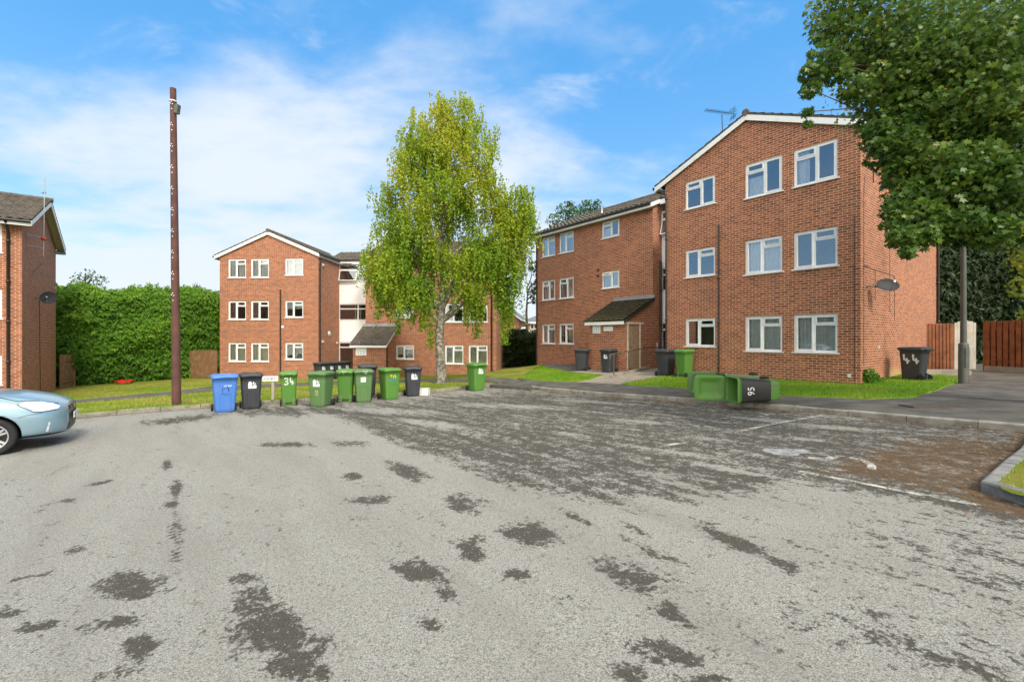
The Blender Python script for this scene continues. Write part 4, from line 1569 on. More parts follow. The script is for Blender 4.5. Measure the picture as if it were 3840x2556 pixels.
def rrect(w, d, r, z, n=4, cy=0.0):
    P = []
    for cx, cyy, a0 in ((w / 2 - r, d / 2 - r, 0), (-w / 2 + r, d / 2 - r, 90), (-w / 2 + r, -d / 2 + r, 180), (w / 2 - r, -d / 2 + r, 270)):
        for k in range(n + 1):
            a = R(a0 + 90 * k / n)
            P.append((cx + r * math.cos(a), cy + cyy + r * math.sin(a), z))
    return P


def bin_dims(z):
    """width, depth, centre-y of the body at height z (front is -y)"""
    t_ = max(0.0, min(1.0, z / BH))
    w = 0.415 + (0.535 - 0.415) * t_
    yf = -(0.245 + 0.055 * t_)
    yb = 0.20 + 0.10 * t_
    return w, yb - yf, (yb + yf) / 2


def front_y(z):
    w, d, c = bin_dims(z)
    return c - d / 2


def back_y(z):
    w, d, c = bin_dims(z)
    return c + d / 2


def make_bin(m, label, group):
    root = empty('wheelie_bin', (0, 0, 0), 0, label, 'wheelie bin', group)
    mb = MB()
    rows = []
    for z in (0.0, 0.015, 0.10, 0.2, 0.4, 0.6, 0.78, 0.90, 0.905, 0.965):
        w, d, c = bin_dims(z)
        if z < .01:
            w, d = w - .03, d - .03
        if z > 0.904:
            w, d = w + .03, d + .03
        rows.append(rrect(w, d, 0.055, z, cy=c))
    w, d, c = bin_dims(BH)
    rows.append(rrect(w - .012, d - .012, 0.05, .965, cy=c))
    for z in (.9, .5, .06):
        w, d, c = bin_dims(z)
        rows.append(rrect(w - .016, d - .016, 0.05, z, cy=c))
    mb.grid(rows, closed=True)
    mb.face(list(reversed(rows[0])))
    mb.face(rows[-1])
    # raised arch on the lower front
    def fp(u, z, o=0.006):
        return (u, front_y(z) - o, z)
    arch = [(-.115, .03), (-.115, .46), (-.10, .50), (-.07, .525), (.07, .525), (.10, .50), (.115, .46), (.115, .03)]
    for (a, b2) in zip(arch[:-1], arch[1:]):
        mb.tube([fp(*a, .001), fp(*b2, .001)], .0075, 5)
    # wheel housings at the back
    for s in (-1, 1):
        mb.box((s * .15, .20, .13), (.09, .10, .20))
    body = mb.build('body', m, root)
    # lid, hinged at the back
    hy, hz_ = back_y(BH) + .018, BH + .012
    lb = MB()
    w, d, c = bin_dims(BH)
    LW, LD = w + .062, d + .075
    cy = c - .012 - hy
    rows = []
    for (dw, dz, dc) in ((0, -.030, 0), (0, .014, 0), (-.040, .034, 0), (-.13, .052, 0), (-.24, .058, 0), (-.25, .040, 0)):
        rows.append(rrect(LW + dw, LD + dw * 1.05, .085 if dw > -.1 else .05, dz, cy=cy + dc))
    lb.grid(rows, closed=True)
    lb.face(rows[-1])
    rows2 = [rrect(LW, LD, .085, -.030, cy=cy), rrect(LW - .045, LD - .045, .08, -.040, cy=cy), rrect(LW - .20, LD - .22, .07, -.030, cy=cy),
             rrect(LW - .24, LD - .26, .06, -.008, cy=cy), rrect(LW - .42, LD - .44, .03, -.004, cy=cy)]
    lb.grid(list(reversed(rows2)), closed=True)
    lb.face(list(reversed(rows2[-1])))
    lb.box((0, cy - LD / 2 - .008, -.012), (.22, .03, .016))
    lid = lb.build('lid', m, root, (0, hy, hz_))
    hb = MB()
    for s in (-1, 1):
        hb.box((s * .175, back_y(BH) + .045, BH - .025), (.045, .11, .05))
    hb.tube([(-.215, back_y(BH) + .085, BH - .012), (.215, back_y(BH) + .085, BH - .012)], .017, 10)
    hb.build('handle', m, root)
    ax = MB()
    ax.tube([(-.285, .245, .098), (.285, .245, .098)], .012, 8)
    ax.build('axle', M['dark_metal'], root)
    for s in (-1, 1):
        wm = MB()
        Mx = Matrix.Translation((s * .252, .245, .098)) @ Matrix.Rotation(R(90), 4, 'Y')
        wm.lathe([(.0, -.026), (.055, -.026), (.06, -.018), (.085, -.026), (.098, -.018), (.098, .018), (.085, .026), (.06, .018), (.055, .026), (0, .026)], 22, Mx)
        wm.build('wheel', M['rubber'], root)
    return root


def decal(root, polys, z_c, x_c, m, back=False, name='marking', sc=1.0, off=0.004):
    """flat shapes ((u,v) outlines) laid on the front or back of a bin"""
    mb = MB()
    for P in polys:
        q = []
        for u, v in P:
            u, v = u * sc + x_c, v * sc + z_c
            if back:
                q.append((-u, back_y(v) + off, v))
            else:
                q.append((u, front_y(v) - off, v))
        mb.face(q)
    return mb.build(name, m, root)


def strokes(pts, w):
    """thick painted stroke as little quads and discs"""
    out = []
    P = [Vector(p) for p in pts]
    for a, b2 in zip(P[:-1], P[1:]):
        t_ = (b2 - a).normalized()
        nr = Vector((-t_.y, t_.x)) * w / 2
        out.append([tuple(a - nr), tuple(b2 - nr), tuple(b2 + nr), tuple(a + nr)])
    for p in P:
        out.append([(p.x + w / 2 * math.cos(k * math.pi / 5), p.y + w / 2 * math.sin(k * math.pi / 5)) for k in range(10)])
    return out


THREE = [(-.05, .085), (-.01, .10), (.035, .085), (.045, .05), (.02, .01), (-.02, .0), (.025, -.01), (.05, -.045), (.035, -.085), (-.01, -.10), (-.055, -.085)]
FOUR1 = [(-.035, .095), (-.035, .04), (-.03, -.02), (.06, -.045)]
FOUR2 = [(.02, .01), (.03, -.095)]
LOGO = [[(-.10, -.10), (.10, -.10), (.105, -.03), (-.105, -.03)],
        [(-.105, -.022), (-.10, .06), (-.075, .10), (-.035, .098), (-.015, .06), (-.005, -.022)],
        [(.0, .02), (.015, .075), (.03, .10), (.045, .07), (.03, .02)],
        [(.02, -.015), (.05, .03), (.095, .07), (.075, .02), (.045, -.018)],
        [(.05, -.018), (.08, .0), (.10, -.005), (.104, -.02)]]
BINS = 'wheelie bins standing along the left kerb'
G2, G3 = 'wheelie bins by the right-hand flats', 'black wheelie bins in the recess'
proto = {k: make_bin(M['bin_' + k], 'x y z', BINS) for k in ('green', 'dgreen', 'black', 'blue')}
used = set()


def put_bin(kind, px, py, yaw, label, group=BINS, sx=1.0, sy=1.0, sz=1.0, road=True, pos=None, tilt=0.0):
    o = proto[kind] if kind not in used else copy_tree(proto[kind])
    if kind in used:      # a copy made after marks were stuck on its source must not carry them
        for ch in [c for c in S.objects if c.parent is o and c.name.split('.')[0] in ('marking', 'sticker', 'number', 'litter_sheet')]:
            bpy.data.objects.remove(ch)
    used.add(kind)
    p = pos if pos is not None else at(px, py, road=road)
    o.location = p
    o.rotation_euler = (R(tilt), 0, yaw)
    o.scale = (sx, sy, sz)
    tag(o, label, 'wheelie bin', group)
    return o


def facing(p, turn):
    """yaw that turns a bin's front to the camera, plus degrees"""
    return math.atan2(p.x, -p.y) * 1.0 + R(turn) if False else math.atan2(-p.y, -p.x) + R(90) + R(turn)


def bin_row(kind, px, py, turn, label, group=BINS, road=True, push=0.24, **kw):
    p = at(px, py, road=road)
    d = Vector((p.x, p.y, 0)).normalized()
    q = p + d * push
    q.z = F(q.x, q.y) - (KH if road else 0)
    q.z = max(q.z, p.z - .05)
    return put_bin(kind, 0, 0, facing(p, turn), label, group, pos=q, **kw)


SUB = {}
# three plain decals cached as meshes through copies is not needed: each bin gets its own marks
b1 = bin_row('blue', 842, 1545, 4, 'bright blue wheelie bin with a scrawl on its front, first of the kerb row', sx=1.09, sy=1.05, sz=1.0)
b2_ = bin_row('black', 941, 1534, 3, 'black wheelie bin with white logo between the blue bin and the street sign')
b3 = bin_row('green', 1083, 1521, 180, 'slim green wheelie bin painted with the white number 34', sx=.86, sy=.9, push=.25)
b4 = bin_row('dgreen', 1205, 1524, -28, 'faded dark green wheelie bin turned sideways, white logo above a small number 6', push=.18)
b5 = bin_row('green', 1297, 1508, 176, 'bright green wheelie bin showing its wheels and back, wedged between two faded ones', sx=.95, push=.3)
b6 = bin_row('dgreen', 1362, 1509, 5, 'faded green wheelie bin with a square white sticker on its front')
b6k = bin_row('black', 1378, 1484, 8, 'black wheelie bin hidden behind the green one with the white sticker', push=.55, road=False)
b7 = bin_row('green', 1460, 1499, 24, 'green wheelie bin with a yellow and blue number sticker')
b8 = bin_row('black', 1547, 1486, 7, 'black wheelie bin with white logo beside the small white box')
b9 = bin_row('green', 1786, 1466, 32, 'green wheelie bin with white logo standing alone right of the birch')
# recess of the middle block
for i in range(4):
    p = Vector((-10.95 + .30 * i, 26.0 + .42 * i, 0))
    p.z = F(p.x, p.y)
    decal(put_bin('black', 0, 0, facing(p, 35), ['black wheelie bin in the white-clad recess, nearest the gable corner and seen whole', 'second black bin in the recess, its logo half hidden by the one in front',
            'third black bin in the recess from the gable corner', 'last black bin in the recess, beside the small porch'][i], G3, pos=p), LOGO, .70, .02, M['white_paint'])
r1 = bin_row('black', 2183, 1391, -108, 'plain black wheelie bin leaning beside the porch with its wheels to the right', G2, road=False, tilt=0)
r2 = bin_row('black', 2283, 1397, -35, 'black wheelie bin with white logo against the front of the mossy-roofed porch', G2, road=False)
r3 = bin_row('black', 2497, 1412, 146, 'black wheelie bin at the corner of the gabled wing beside a green one', G2, road=False, push=.3)
r4 = bin_row('green', 2566, 1417, 146, 'plain green wheelie bin against the gabled wing beside a black one', G2, road=False, push=.3, sx=.86, sy=.92)
r5 = bin_row('black', 3430, 1427, -62, 'black wheelie bin painted with the white number 44 beside the wooden gate', G2, road=False, push=.2)

decal(b2_, LOGO, .70, .02, M['white_paint'])
decal(b4, LOGO, .70, .0, M['white_paint'], sc=1.0)
decal(b8, LOGO, .69, .03, M['white_paint'])
decal(b9, LOGO, .74, .02, M['white_paint'])
decal(r2, LOGO, .70, .03, M['white_paint'], sc=.9)
M['blue_ink'] = mat('dark_blue_ink', (.03, .07, .22), .6)
M['pale_blue_paint'] = mat('pale_blue_print', (.35, .50, .85), .6)
decal(b1, [[(-.085, -.022), (.085, -.022), (.085, .022), (-.085, .022)]], .72, .05, M['pale_blue_paint'])
decal(b1, strokes([(-.05, .10), (-.07, .0), (-.05, -.10), (.02, -.12), (.06, -.11)], .012) + strokes([(-.05, .03), (-.01, .05), (.0, .09), (-.03, .11)], .010) + strokes([(.04, .11), (.06, .05), (.075, -.02)], .024), .60, .0, M['blue_ink'], name='number')
tp = [(x * .95 - .075, y) for x, y in THREE]
f1 = [(x + .085, y) for x, y in FOUR1]
f2 = [(x + .085, y) for x, y in FOUR2]
decal(b3, strokes(tp, .042) + strokes(f1, .042) + strokes(f2, .042), .74, .0, mat('pale_green_white_paint', (.78, .88, .74), .6), back=True, name='number')
# side drip of paint on bin 34
M['sticker'] = mat('white_sticker', (.72, .78, .72), .5, (.60, .68, .60), 30)
decal(b6, [[(-.075, -.075), (.075, -.075), (.075, .075), (-.075, .075)]], .72, -.02, M['sticker'], name='sticker')
M['ochre'] = mat('faded_yellow_print', (.42, .38, .17), .6)
M['brown_ink'] = mat('brown_ink', (.16, .09, .04), .6)
decal(b4, [[(-.045, -.075), (.045, -.075), (.045, .075), (-.045, .075)]], .42, .0, M['ochre'], name='sticker')
SIX = [(.024, .05), (.0, .058), (-.02, .03), (-.025, -.02), (-.01, -.05), (.015, -.05), (.025, -.02), (.01, .0), (-.018, -.01)]
decal(b4, strokes(SIX, .014), .42, .0, M['brown_ink'], name='number', off=.007)
# two-coloured number sticker, upper half yellow, lower half blue
Y3 = strokes([(-.04, .08), (.0, .095), (.03, .07), (.0, .035)], .028)
Y0 = strokes([(.03, .0), (.03, .06), (.0, .09), (-.03, .06), (-.03, .0)], .028)
B3 = strokes([(.0, .0), (.035, -.03), (.0, -.075), (-.04, -.06)], .028)
B0 = strokes([(-.03, .0), (-.03, -.05), (.0, -.075), (.03, -.05), (.03, .0)], .028)
sh = lambda L, dx: [[(u + dx, v) for u, v in P] for P in L]
decal(b7, sh(Y3, -.06) + sh(Y0, .055), .72, .0, mat('yellow_print', (.75, .60, .10), .5), name='number')
decal(b7, sh(B3, -.06) + sh(B0, .055), .70, .0, mat('blue_print', (.06, .30, .55), .5), name='number', off=.006)
# 44 painted on the side of the black bin by the gate
mb = MB()
for dx in (-.11, .10):
    for st in (FOUR1, FOUR2):
        for P in strokes([(x * 1.3 + dx * 1.1, y * 1.3) for x, y in st], .05):
            q = []
            for u, v in P:
                z = v + .66
                w_, d_, c_ = bin_dims(z)
                q.append((w_ / 2 + .004, u * 1.0, z))
            mb.face(q)
mb.build('number', M['white_paint'], r5)
r5.rotation_euler = (0, 0, facing(Vector(r5.location), -112))
# torn white bags under two lids
for bb, s in ((b5, 1), (b6, -1)):
    mb = MB()
    rows = []
    for j in range(3):
        rows.append([(-.09 + .03 * i + .05, s * .0 + (back_y(BH) + .05 if s > 0 else front_y(BH) - .052) + (.012 * j - .01) * -s, BH + .028 - .028 * j + .012 * math.sin(i * 2.1 + j) - (.05 if (j == 2 and i == 3) else 0)) for i in range(6)])
    mb.grid(rows)
    mb.build('litter_sheet', M['white_plastic'], bb)

# two bins lying on their sides with the lids hanging open
def lay_bin(kind, px, py, zdir, label, lid_deg, side=1):
    o = put_bin(kind, px, py, 0, label, G2, road=False)
    zl = Vector((*zdir, 0)).normalized()
    f = Vector((-zl.y, zl.x, 0))
    if f.y > 0:
        f = -f
    yl = -f
    xl = yl.cross(zl)
    Mx = Matrix((xl, yl, zl)).transposed().to_4x4()
    hw = .300
    p = Vector(o.location)
    Mx.translation = p + Vector((0, 0, hw)) + yl * .22
    o.matrix_world = Mx
    for ch in S.objects:
        if ch.parent is o and ch.name.split('.')[0] == 'lid':
            ch.rotation_euler = (R(lid_deg), 0, 0)
    return o


f2b = lay_bin('dgreen', 2870, 1493, (-.995, .10), 'green wheelie bin lying behind the fallen one marked 95, lid open', -102)
f1b = lay_bin('green', 2925, 1516, (-1.0, .02), 'green wheelie bin lying on its side in a black wrap marked 95, lid open', -100)
# black wrap round the body and its number
mb = MB()
rows = []
for z in (.22, .5, .86):
    w, d, c = bin_dims(z)
    rows.append(rrect(w + .02, d + .022, .06, z, cy=c))
mb.grid(rows, closed=True)
mb.build('black_wrap', M['pipe_black'], f1b)
me = text_verts('95', .185)
for v in me.vertices:
    u, w = v.co.x * 1.0, v.co.y * 1.15
    z = .68 + w * 0 + 0
    # digits run up the lying bin: reading direction along -x, tops towards the bottom of the bin
    v.co = (u * 1.05, front_y(.66 + w) - .0165, .66 + w)
o95 = link('number', me, M['white_paint'], f1b)

# ================================================================== FENCES, POLES, SIGNS
def board_fence(name, a, b2, h, m, label, cat='fence', bw=0.10, gap=0.03, arch=0.0, double=True, posts=True, z0=0.02, gravel=False):
    a, b2 = Vector((a[0], a[1], 0)), Vector((b2[0], b2[1], 0))
    L = (b2 - a).length
    d = (b2 - a).normalized()
    nr = Vector((-d.y, d.x, 0))
    if nr.y > 0:
        nr = -nr
    root = empty(name, (a.x, a.y, F(a.x, a.y)), 0, label, cat)
    ang = math.atan2(d.y, d.x)
    Rz = Matrix.Rotation(ang, 4, 'Z')
    mb = MB()
    n = max(1, int(round(L / (bw + gap))))
    def w(u, off, z):
        q = a + d * u + nr * off
        return Vector((q.x, q.y, F(q.x, q.y) + z)) - root.location
    for i in range(n):
        u = (i + .5) * L / n
        hh = h + rnd.uniform(-.012, .012) + arch * math.sin(math.pi * u / L)
        mb.box(w(u, .035, z0 + hh / 2), (L / n - gap, .02, hh), mat=Rz @ Matrix.Rotation(rnd.uniform(-.006, .006), 4, 'Y'))
    if double:
        for i in range(n - 1):
            u = (i + 1) * L / n
            mb.box(w(u, -.035, z0 + h / 2), (L / n - gap * .2, .018, h - .02), mat=Rz)
    mb.build('boards', m, root)
    rm = MB()
    for z in (.35, h - .3):
        rm.box(w(L / 2, 0, z), (L, .045, .08), mat=Rz)
    rm.build('rail', m, root)
    if posts:
        k = max(1, int(round(L / 1.8)))
        for i in range(k + 1):
            pm_ = MB()
            pm_.box(w(L * i / k, -.01, h / 2), (.09, .085, h + .02), mat=Rz)
            pm_.build('post', m, root)
    if gravel:
        gm = MB()
        gm.box(w(L / 2, .03, .05), (L, .05, .22), mat=Rz)
        gm.build('gravel_board', M['paving'], root)
    return root


fa_ = pt(3478, 1300, 17.85)
board_fence('fence', (fa_.x, fa_.y), (fa_.x + .93, fa_.y - .05), 1.80, M['wood_red'], 'red-brown board fence panel between the flats and the pale gate')
g0 = (fa_.x + .97, fa_.y - .05)
board_fence('garden_gate', g0, (g0[0] + .80, g0[1] - .04), 1.80, M['wood_pale'], 'pale weathered wooden gate with an arched top', 'gate', bw=.095, gap=.004, arch=.09, double=False, posts=False)
f0 = pt(3694, 1300, 16.7)
f1_ = pt(3850, 1300, 15.6)
dd = Vector((f1_.x - f0.x, f1_.y - f0.y, 0)).normalized()
f2_ = Vector((f0.x, f0.y, 0)) + dd * 6.0
board_fence('fence', (f0.x, f0.y), (f2_.x, f2_.y), 1.80, M['wood_red'], 'red-brown open board fence running out of the right edge', bw=.12, gap=.05, gravel=True)
stp = MB()
stp.box((0, 0, .0), (1.9, .55, .26), mat=Matrix.Rotation(R(-3), 4, 'Z'))
o = stp.build('step', M['paving'])
sp_ = at(3540, 1410)
o.location = (sp_.x + .1, sp_.y + .45, sp_.z + .05)
tag(o, 'low concrete step in front of the pale gate', 'step')

fA = pt(813, 1360, 28.7)
board_fence('fence', (fA.x - .05, fA.y), (fA.x - 2.3, fA.y + .9), 1.75, M['wood_brown'], 'brown weathered board fence joined to the middle flats', bw=.12, gap=.006, double=False)
fE = Vector((-24.05, 24.15, 0)) + Vector((.05, .05, 0))
board_fence('fence', (fE.x, fE.y), (fE.x - .72, fE.y + 1.5), 1.80, M['wood_brown'], 'brown board fence between the left-hand flats and the hedge', bw=.12, gap=.006, double=False)
fB = pt(1905, 1350, 33.5)
board_fence('fence', (fB.x - 1.2, fB.y + .2), (fB.x + 2.6, fB.y), 1.7, M['wood_brown'], 'timber fence half hidden behind the dark shrub in the gap', bw=.12, gap=.006, double=False)

# telegraph pole
p = at(662, 1516)
pr_ = empty('telegraph_pole', p, 0, 'tall reddish-brown wooden telegraph pole on the dry verge', 'telegraph pole')
Ht = 7.30 + H0 - p.z
mb = MB()
lean = -.10
mb.tube([(lean * z / Ht, 0, z) for z in np.linspace(-.3, Ht, 12)], [.120 - .042 * i / 11 for i in range(12)], 16)
mb.build('shaft', M['pole_wood'], pr_)
mb = MB()
for z in np.arange(3.2, Ht - .2, .62):
    xx = lean * z / Ht
    rr = .125 - .043 * z / Ht
    for (dx, dz_) in ((-.03, .0), (.03, -.02), (.0, .05), (.01, -.16)):
        mb.lathe([(0, .006), (.016, .004), (.018, 0)], 8, Matrix.Translation((xx + dx, -rr, z + dz_)) @ Matrix.Rotation(R(90), 4, 'X'))
mb.lathe([(.092, -.02), (.095, -.02), (.095, .02), (.092, .02)], 14, Matrix.Translation((lean, 0, Ht - .38)))
mb.build('step_fixing', M['white_plastic'], pr_)
mb = MB()
mb.box((lean + .135, -.02, Ht - .62), (.10, .12, .26), mat=Matrix.Rotation(R(8), 4, 'Y'))
mb.tube([(lean + .09, -.02, Ht - .76), (lean + .22, -.04, Ht - .74)], .02, 8)
mb.build('junction_box', M['pole_grey'], pr_)

# lamp column
p = at(3613, 1438)
lr = empty('lamp_column', p, 0, 'grey-green street lamp column with a thicker base by the gate', 'lamp column')
mb = MB()
mb.lathe([(.112, -.1), (.112, 1.10), (.105, 1.13), (.070, 1.16)], 18)
mb.build('base', M['pole_grey'], lr)
mb = MB()
mb.lathe([(.072, 1.15), (.066, 2.6), (.05, 5.4), (.045, 5.9)], 14)
mb.build('shaft', M['pole_grey'], lr)
mb = MB()
mb.box((0, -.113, .75), (.11, .012, .55))
mb.build('access_door', M['pole_grey'], lr)
mb = MB()
mb.tube([(0, 0, 5.85), (0, -.1, 6.0), (0, -.35, 6.05)], .035, 10)
mb.box((0, -.6, 6.06), (.2, .55, .10), tap=.85)
mb.build('lantern', M['pole_grey'], lr)

# street name sign: only its right half shows past the bin
p = at(1022, 1497)
ps = empty('street_sign', p, R(6), 'white street name plate reading COURT on a pale post', 'street sign')
mb = MB()
mb.box((-.34, .0, .66), (1.02, .022, .165))
mb.build('plate', M['white_paint'], ps)
for xx in (0, -.68):
    mb = MB()
    mb.box((xx, .045, .32), (.075, .06, .74))
    mb.build('post', M['wood_pale'], ps)
me = text_verts('COURT', .125)
for v in me.vertices:
    v.co = (v.co.x * 1.06 - .115, -.013, v.co.y + .655)
link('lettering', me, M['pipe_black'], ps)

# number signs on the porch walls (placed in the block's own frame)
def local_of(blk_o, u, y, z):
    return Matrix.Translation(blk_o.location) @ Matrix.Rotation(blk_o.rotation_euler.z, 4, 'Z') @ Vector((u, y, z))


def wall_sign(blk_o, u0, u1, y, z0, z1, label, text=None, rows=0):
    c = local_of(blk_o, (u0 + u1) / 2, y, (z0 + z1) / 2)
    root = empty('wall_sign', c, blk_o.rotation_euler.z, label, 'sign')
    w_, h_ = u1 - u0, z1 - z0
    mb = MB()
    mb.box((0, -.012, 0), (w_, .02, h_))
    mb.build('plate', M['white_paint'], root)
    if text:
        me = text_verts(text, .10)
        for v in me.vertices:
            v.co = (v.co.x * .9 + .06, -.024, v.co.y + h_ * .30)
        link('lettering', me, mat('grey_sign_ink', (.12, .13, .14), .6), root)
    if rows:
        mb = MB()
        for j in range(2):
            for i in range(3):
                mb.box(((i - 1) * w_ * .27, -.0235, -h_ * (.02 + .26 * j)), (w_ * .15, .003, h_ * .11))
        mb.build('number_panel', mat('faded_number_print', (.40, .44, .47), .6), root)
    return root


yp = yD - 2.01
wall_sign(blk, xD1 - 2.145 + .25, xD1 - 2.145 + .72, yp, 1.56, 1.93, 'white name and number board on the mossy-roofed porch, under its eave', 'Court', 2)
wall_sign(blk, xD1 - 2.145 + .92, xD1 - 2.145 + 1.46, yp, 1.66, 1.86, 'blank white oblong plate on the mossy-roofed porch, right of the number board')
wall_sign(blm, x0 + .18, x0 + .82, y0 - 1.95, 1.50 + zA, 1.94 + zA, 'faded white number board on the porch of the middle flats', None, 2)

# handrail
pts_ = [pt(2302, 1411, 18.3), pt(2357, 1396, 19.3), pt(2424, 1378, 20.4)]
hr = empty('handrail', pts_[0], 0, 'weathered metal handrail on three posts beside the concrete path', 'handrail')
hh_ = 0.90
mb = MB()
end = pt(2500, 1300, 20.7)
dirn = (pts_[0] - pts_[1]).normalized()
tops = [p + Vector((0, 0, hh_)) for p in pts_]
line = [tops[0] + dirn * .32 + Vector((0, 0, -.16)), tops[0] + dirn * .30 + Vector((0, 0, -.04)), tops[0] + dirn * .2, tops[0], tops[1], tops[2], end]
mb.tube([q - hr.location for q in line], .024, 10)
mb.build('rail', M['rail'], hr)
for q, tp_ in zip(pts_, tops):
    mb = MB()
    mb.tube([q - hr.location - Vector((0, 0, .1)), tp_ - hr.location], .024, 10)
    mb.build('post', M['rail'], hr)
mb = MB()
q0, q1 = pt(2290, 1417, 18.1), pt(2430, 1379, 20.5)
mb_d = (q1 - q0)
for k in range(6):
    a_ = q0.lerp(q1, k / 6)
    c_ = q0.lerp(q1, (k + 1) / 6 - .006)
    rows = []
    nr = Vector((-mb_d.y, mb_d.x, 0)).normalized() * .06
    for q in (a_, c_):
        rows.append([q - nr + Vector((0, 0, -.1)), q - nr + Vector((0, 0, .09)), q + nr + Vector((0, 0, .09)), q + nr + Vector((0, 0, -.1))])
    mb.grid(rows, smooth=False)
    mb.face(rows[0])
    mb.face(rows[1])
o = mb.build('kerb', M['kerb'])
tag(o, 'concrete edging under the handrail', kind='structure')

# white polystyrene box, red litter and a bit of weed
p = at(1591, 1481, road=True)
mb = MB()
for (x_, y_, sx_, sy_) in ((0, -.1, .34, .03), (0, .1, .34, .03), (-.155, 0, .03, .17), (.155, 0, .03, .17)):
    mb.box((x_, y_, .115), (sx_, sy_, .23))
mb.box((0, 0, .015), (.28, .17, .03))
mb.box((0, 0, .235), (.35, .24, .025))
o = mb.build('foam_box', M['white_plastic'])
o.location = p
o.rotation_euler = (0, 0, R(-8))
tag(o, 'small white polystyrene box on the road by the kerb', 'box')
p = at(468, 1438)
mb = MB()
rows = []
for j in range(6):
    rows.append([(-.5 + .2 * i, -.25 + .1 * j, .10 + .10 * math.sin(i * 1.7 + j * 2.3) * math.sin(math.pi * i / 5) + .08 * math.sin(math.pi * j / 5)) for i in range(6)])
mb.grid(rows)
o = mb.build('litter', M['red_plastic'])
o.location = p
tag(o, 'crumpled red plastic sheet on the grass below the hedge', 'litter')


# ---- satellite dishes and aerials
def dish(loc, normal, r1, r2, label, bracket):
    root = empty('satellite_dish', loc, 0, label, 'satellite dish')
    n = Vector(normal).normalized()
    Q = n.to_track_quat('Z', 'Y').to_matrix().to_4x4()
    mb = MB()
    prof = [(1.0, .06), (.85, .035), (.55, .008), (.2, -.008), (0.001, -.01)]
    rows = []
    for f_, z in prof:
        rows.append([Q @ Vector((r1 * f_ * math.cos(2 * math.pi * k / 24), r2 * f_ * math.sin(2 * math.pi * k / 24), z)) for k in range(24)])
    mb.grid(rows, closed=True)
    rows2 = [[q - n * .012 for q in r] for r in rows]
    mb.grid(list(reversed(rows2)), closed=True)
    mb.build('reflector', M['dish'], root)
    mb = MB()
    foc = n * .34 + (Q @ Vector((0, -r2 * .35, 0)))
    mb.tube([Q @ Vector((0, -r2 * .95, .04)), foc], .012, 6)
    mb.tube([foc, foc - n * .10], .028, 8)
    mb.build('feed_arm', M['alu'], root)
    mb = MB()
    mb.tube([-n * .02, Vector(bracket)], .018, 8)
    mb.build('bracket', M['dark_metal'], root)
    return root


fl = lambda u, z, off: local_of(blk, 6.394 + off, u, z)
d0_ = fl(.85, 2.86, .40)
dish(d0_, (-.10, -.75, .42), .30, .215, 'dark grey oval satellite dish on the sunlit brick flank', fl(.50, 2.85, 0) - d0_)
eg = lambda u, z, off: local_of(ble, 8.4 + off, u, z)
d1_ = eg(2.6, 4.55, .40)
dish(d1_, (.45, -.70, .35), .30, .30, 'small grey satellite dish on the shaded left-hand gable', eg(2.2, 4.5, 0) - d1_)


def yagi(root_loc, mast_pts, boom, label, n=12, el=.09, refl=True, m='dark_metal', clamp=None):
    root = empty('tv_aerial', root_loc, 0, label, 'aerial')
    mb = MB()
    mb.tube(mast_pts, .016, 8)
    mb.build('mast', M['alu'] if clamp else M[m], root)
    a, b2 = Vector(boom[0]), Vector(boom[1])
    d = (b2 - a).normalized()
    perp = d.cross(Vector((0, 0, 1))).normalized()
    mb = MB()
    mb.tube([a, b2], .012, 6)
    for i in range(n):
        q = a.lerp(b2, i / (n - 1) * .84)
        mb.tube([q - perp * el - Vector((0, 0, .02)), q + perp * el + Vector((0, 0, .02))], .009, 5)
    if refl:
        for s in (-1, 1):
            for k in range(4):
                q = b2 + Vector((0, 0, s * (.04 + .05 * k))) - d * (.02 * k)
                mb.tube([q - perp * .16, q + perp * .16], .008, 5)
        mb.tube([b2 + Vector((0, 0, -.2)), b2 + Vector((0, 0, .2))], .009, 5)
    mb.build('boom', M[m], root)
    if clamp is not None:
        mb = MB()
        for c0, c1 in clamp:
            mb.tube([c0, c1], .02, 6)
        mb.build('bracket', M['alu'], root)
    return root


base = pt(2711, 500, 16.9)
top = pt(2707, 430, 16.9)
yagi(base, [(0, 0, -.25), top - base + Vector((0, 0, 0))], (pt(2646, 413, 16.6) - base, pt(2752, 427, 16.9) - base), 'long many-rodded television aerial above the tall gable', 14)
eb = eg(1.25, 7.0, .42)
et = pt(168, 664, eb.y)
yagi(eb, [(0, 0, -.75), (et.x - eb.x, 0, et.z - eb.z)], (Vector((et.x - eb.x - .35, .25, et.z - eb.z - .62)), Vector((et.x - eb.x + .05, -.02, et.z - eb.z - .66))),
     'aerial mast bracketed to the left-hand gable end', 3, .05, False, clamp=[(eg(.7, 7.05, 0) - eb, Vector((0, 0, .05))), (eg(.7, 6.6, 0) - eb, Vector((0, 0, -.4)))])
mb = MB()
mb.lathe([(.03, -.09), (.075, -.085), (.075, .05), (.03, .07)], 10)
o = mb.build('amplifier_cap', M['red_plastic'])
o.location = eb + Vector((0, 0, .02))
o.parent = [x for x in S.objects if x.name.startswith('tv_aerial')][-1]
o.location = (0, 0, .02)
fb_ = fl(.32, 6.05, .22)
yagi(fb_, [(0, 0, -.25), (0, 0, .30)], (Vector((-.10, -.05, .22)), Vector((.62, .10, .50))), 'small aerial pointing up from the sunlit flank', 6, .10, False)
vp = pt(2257, 790, 24.6)
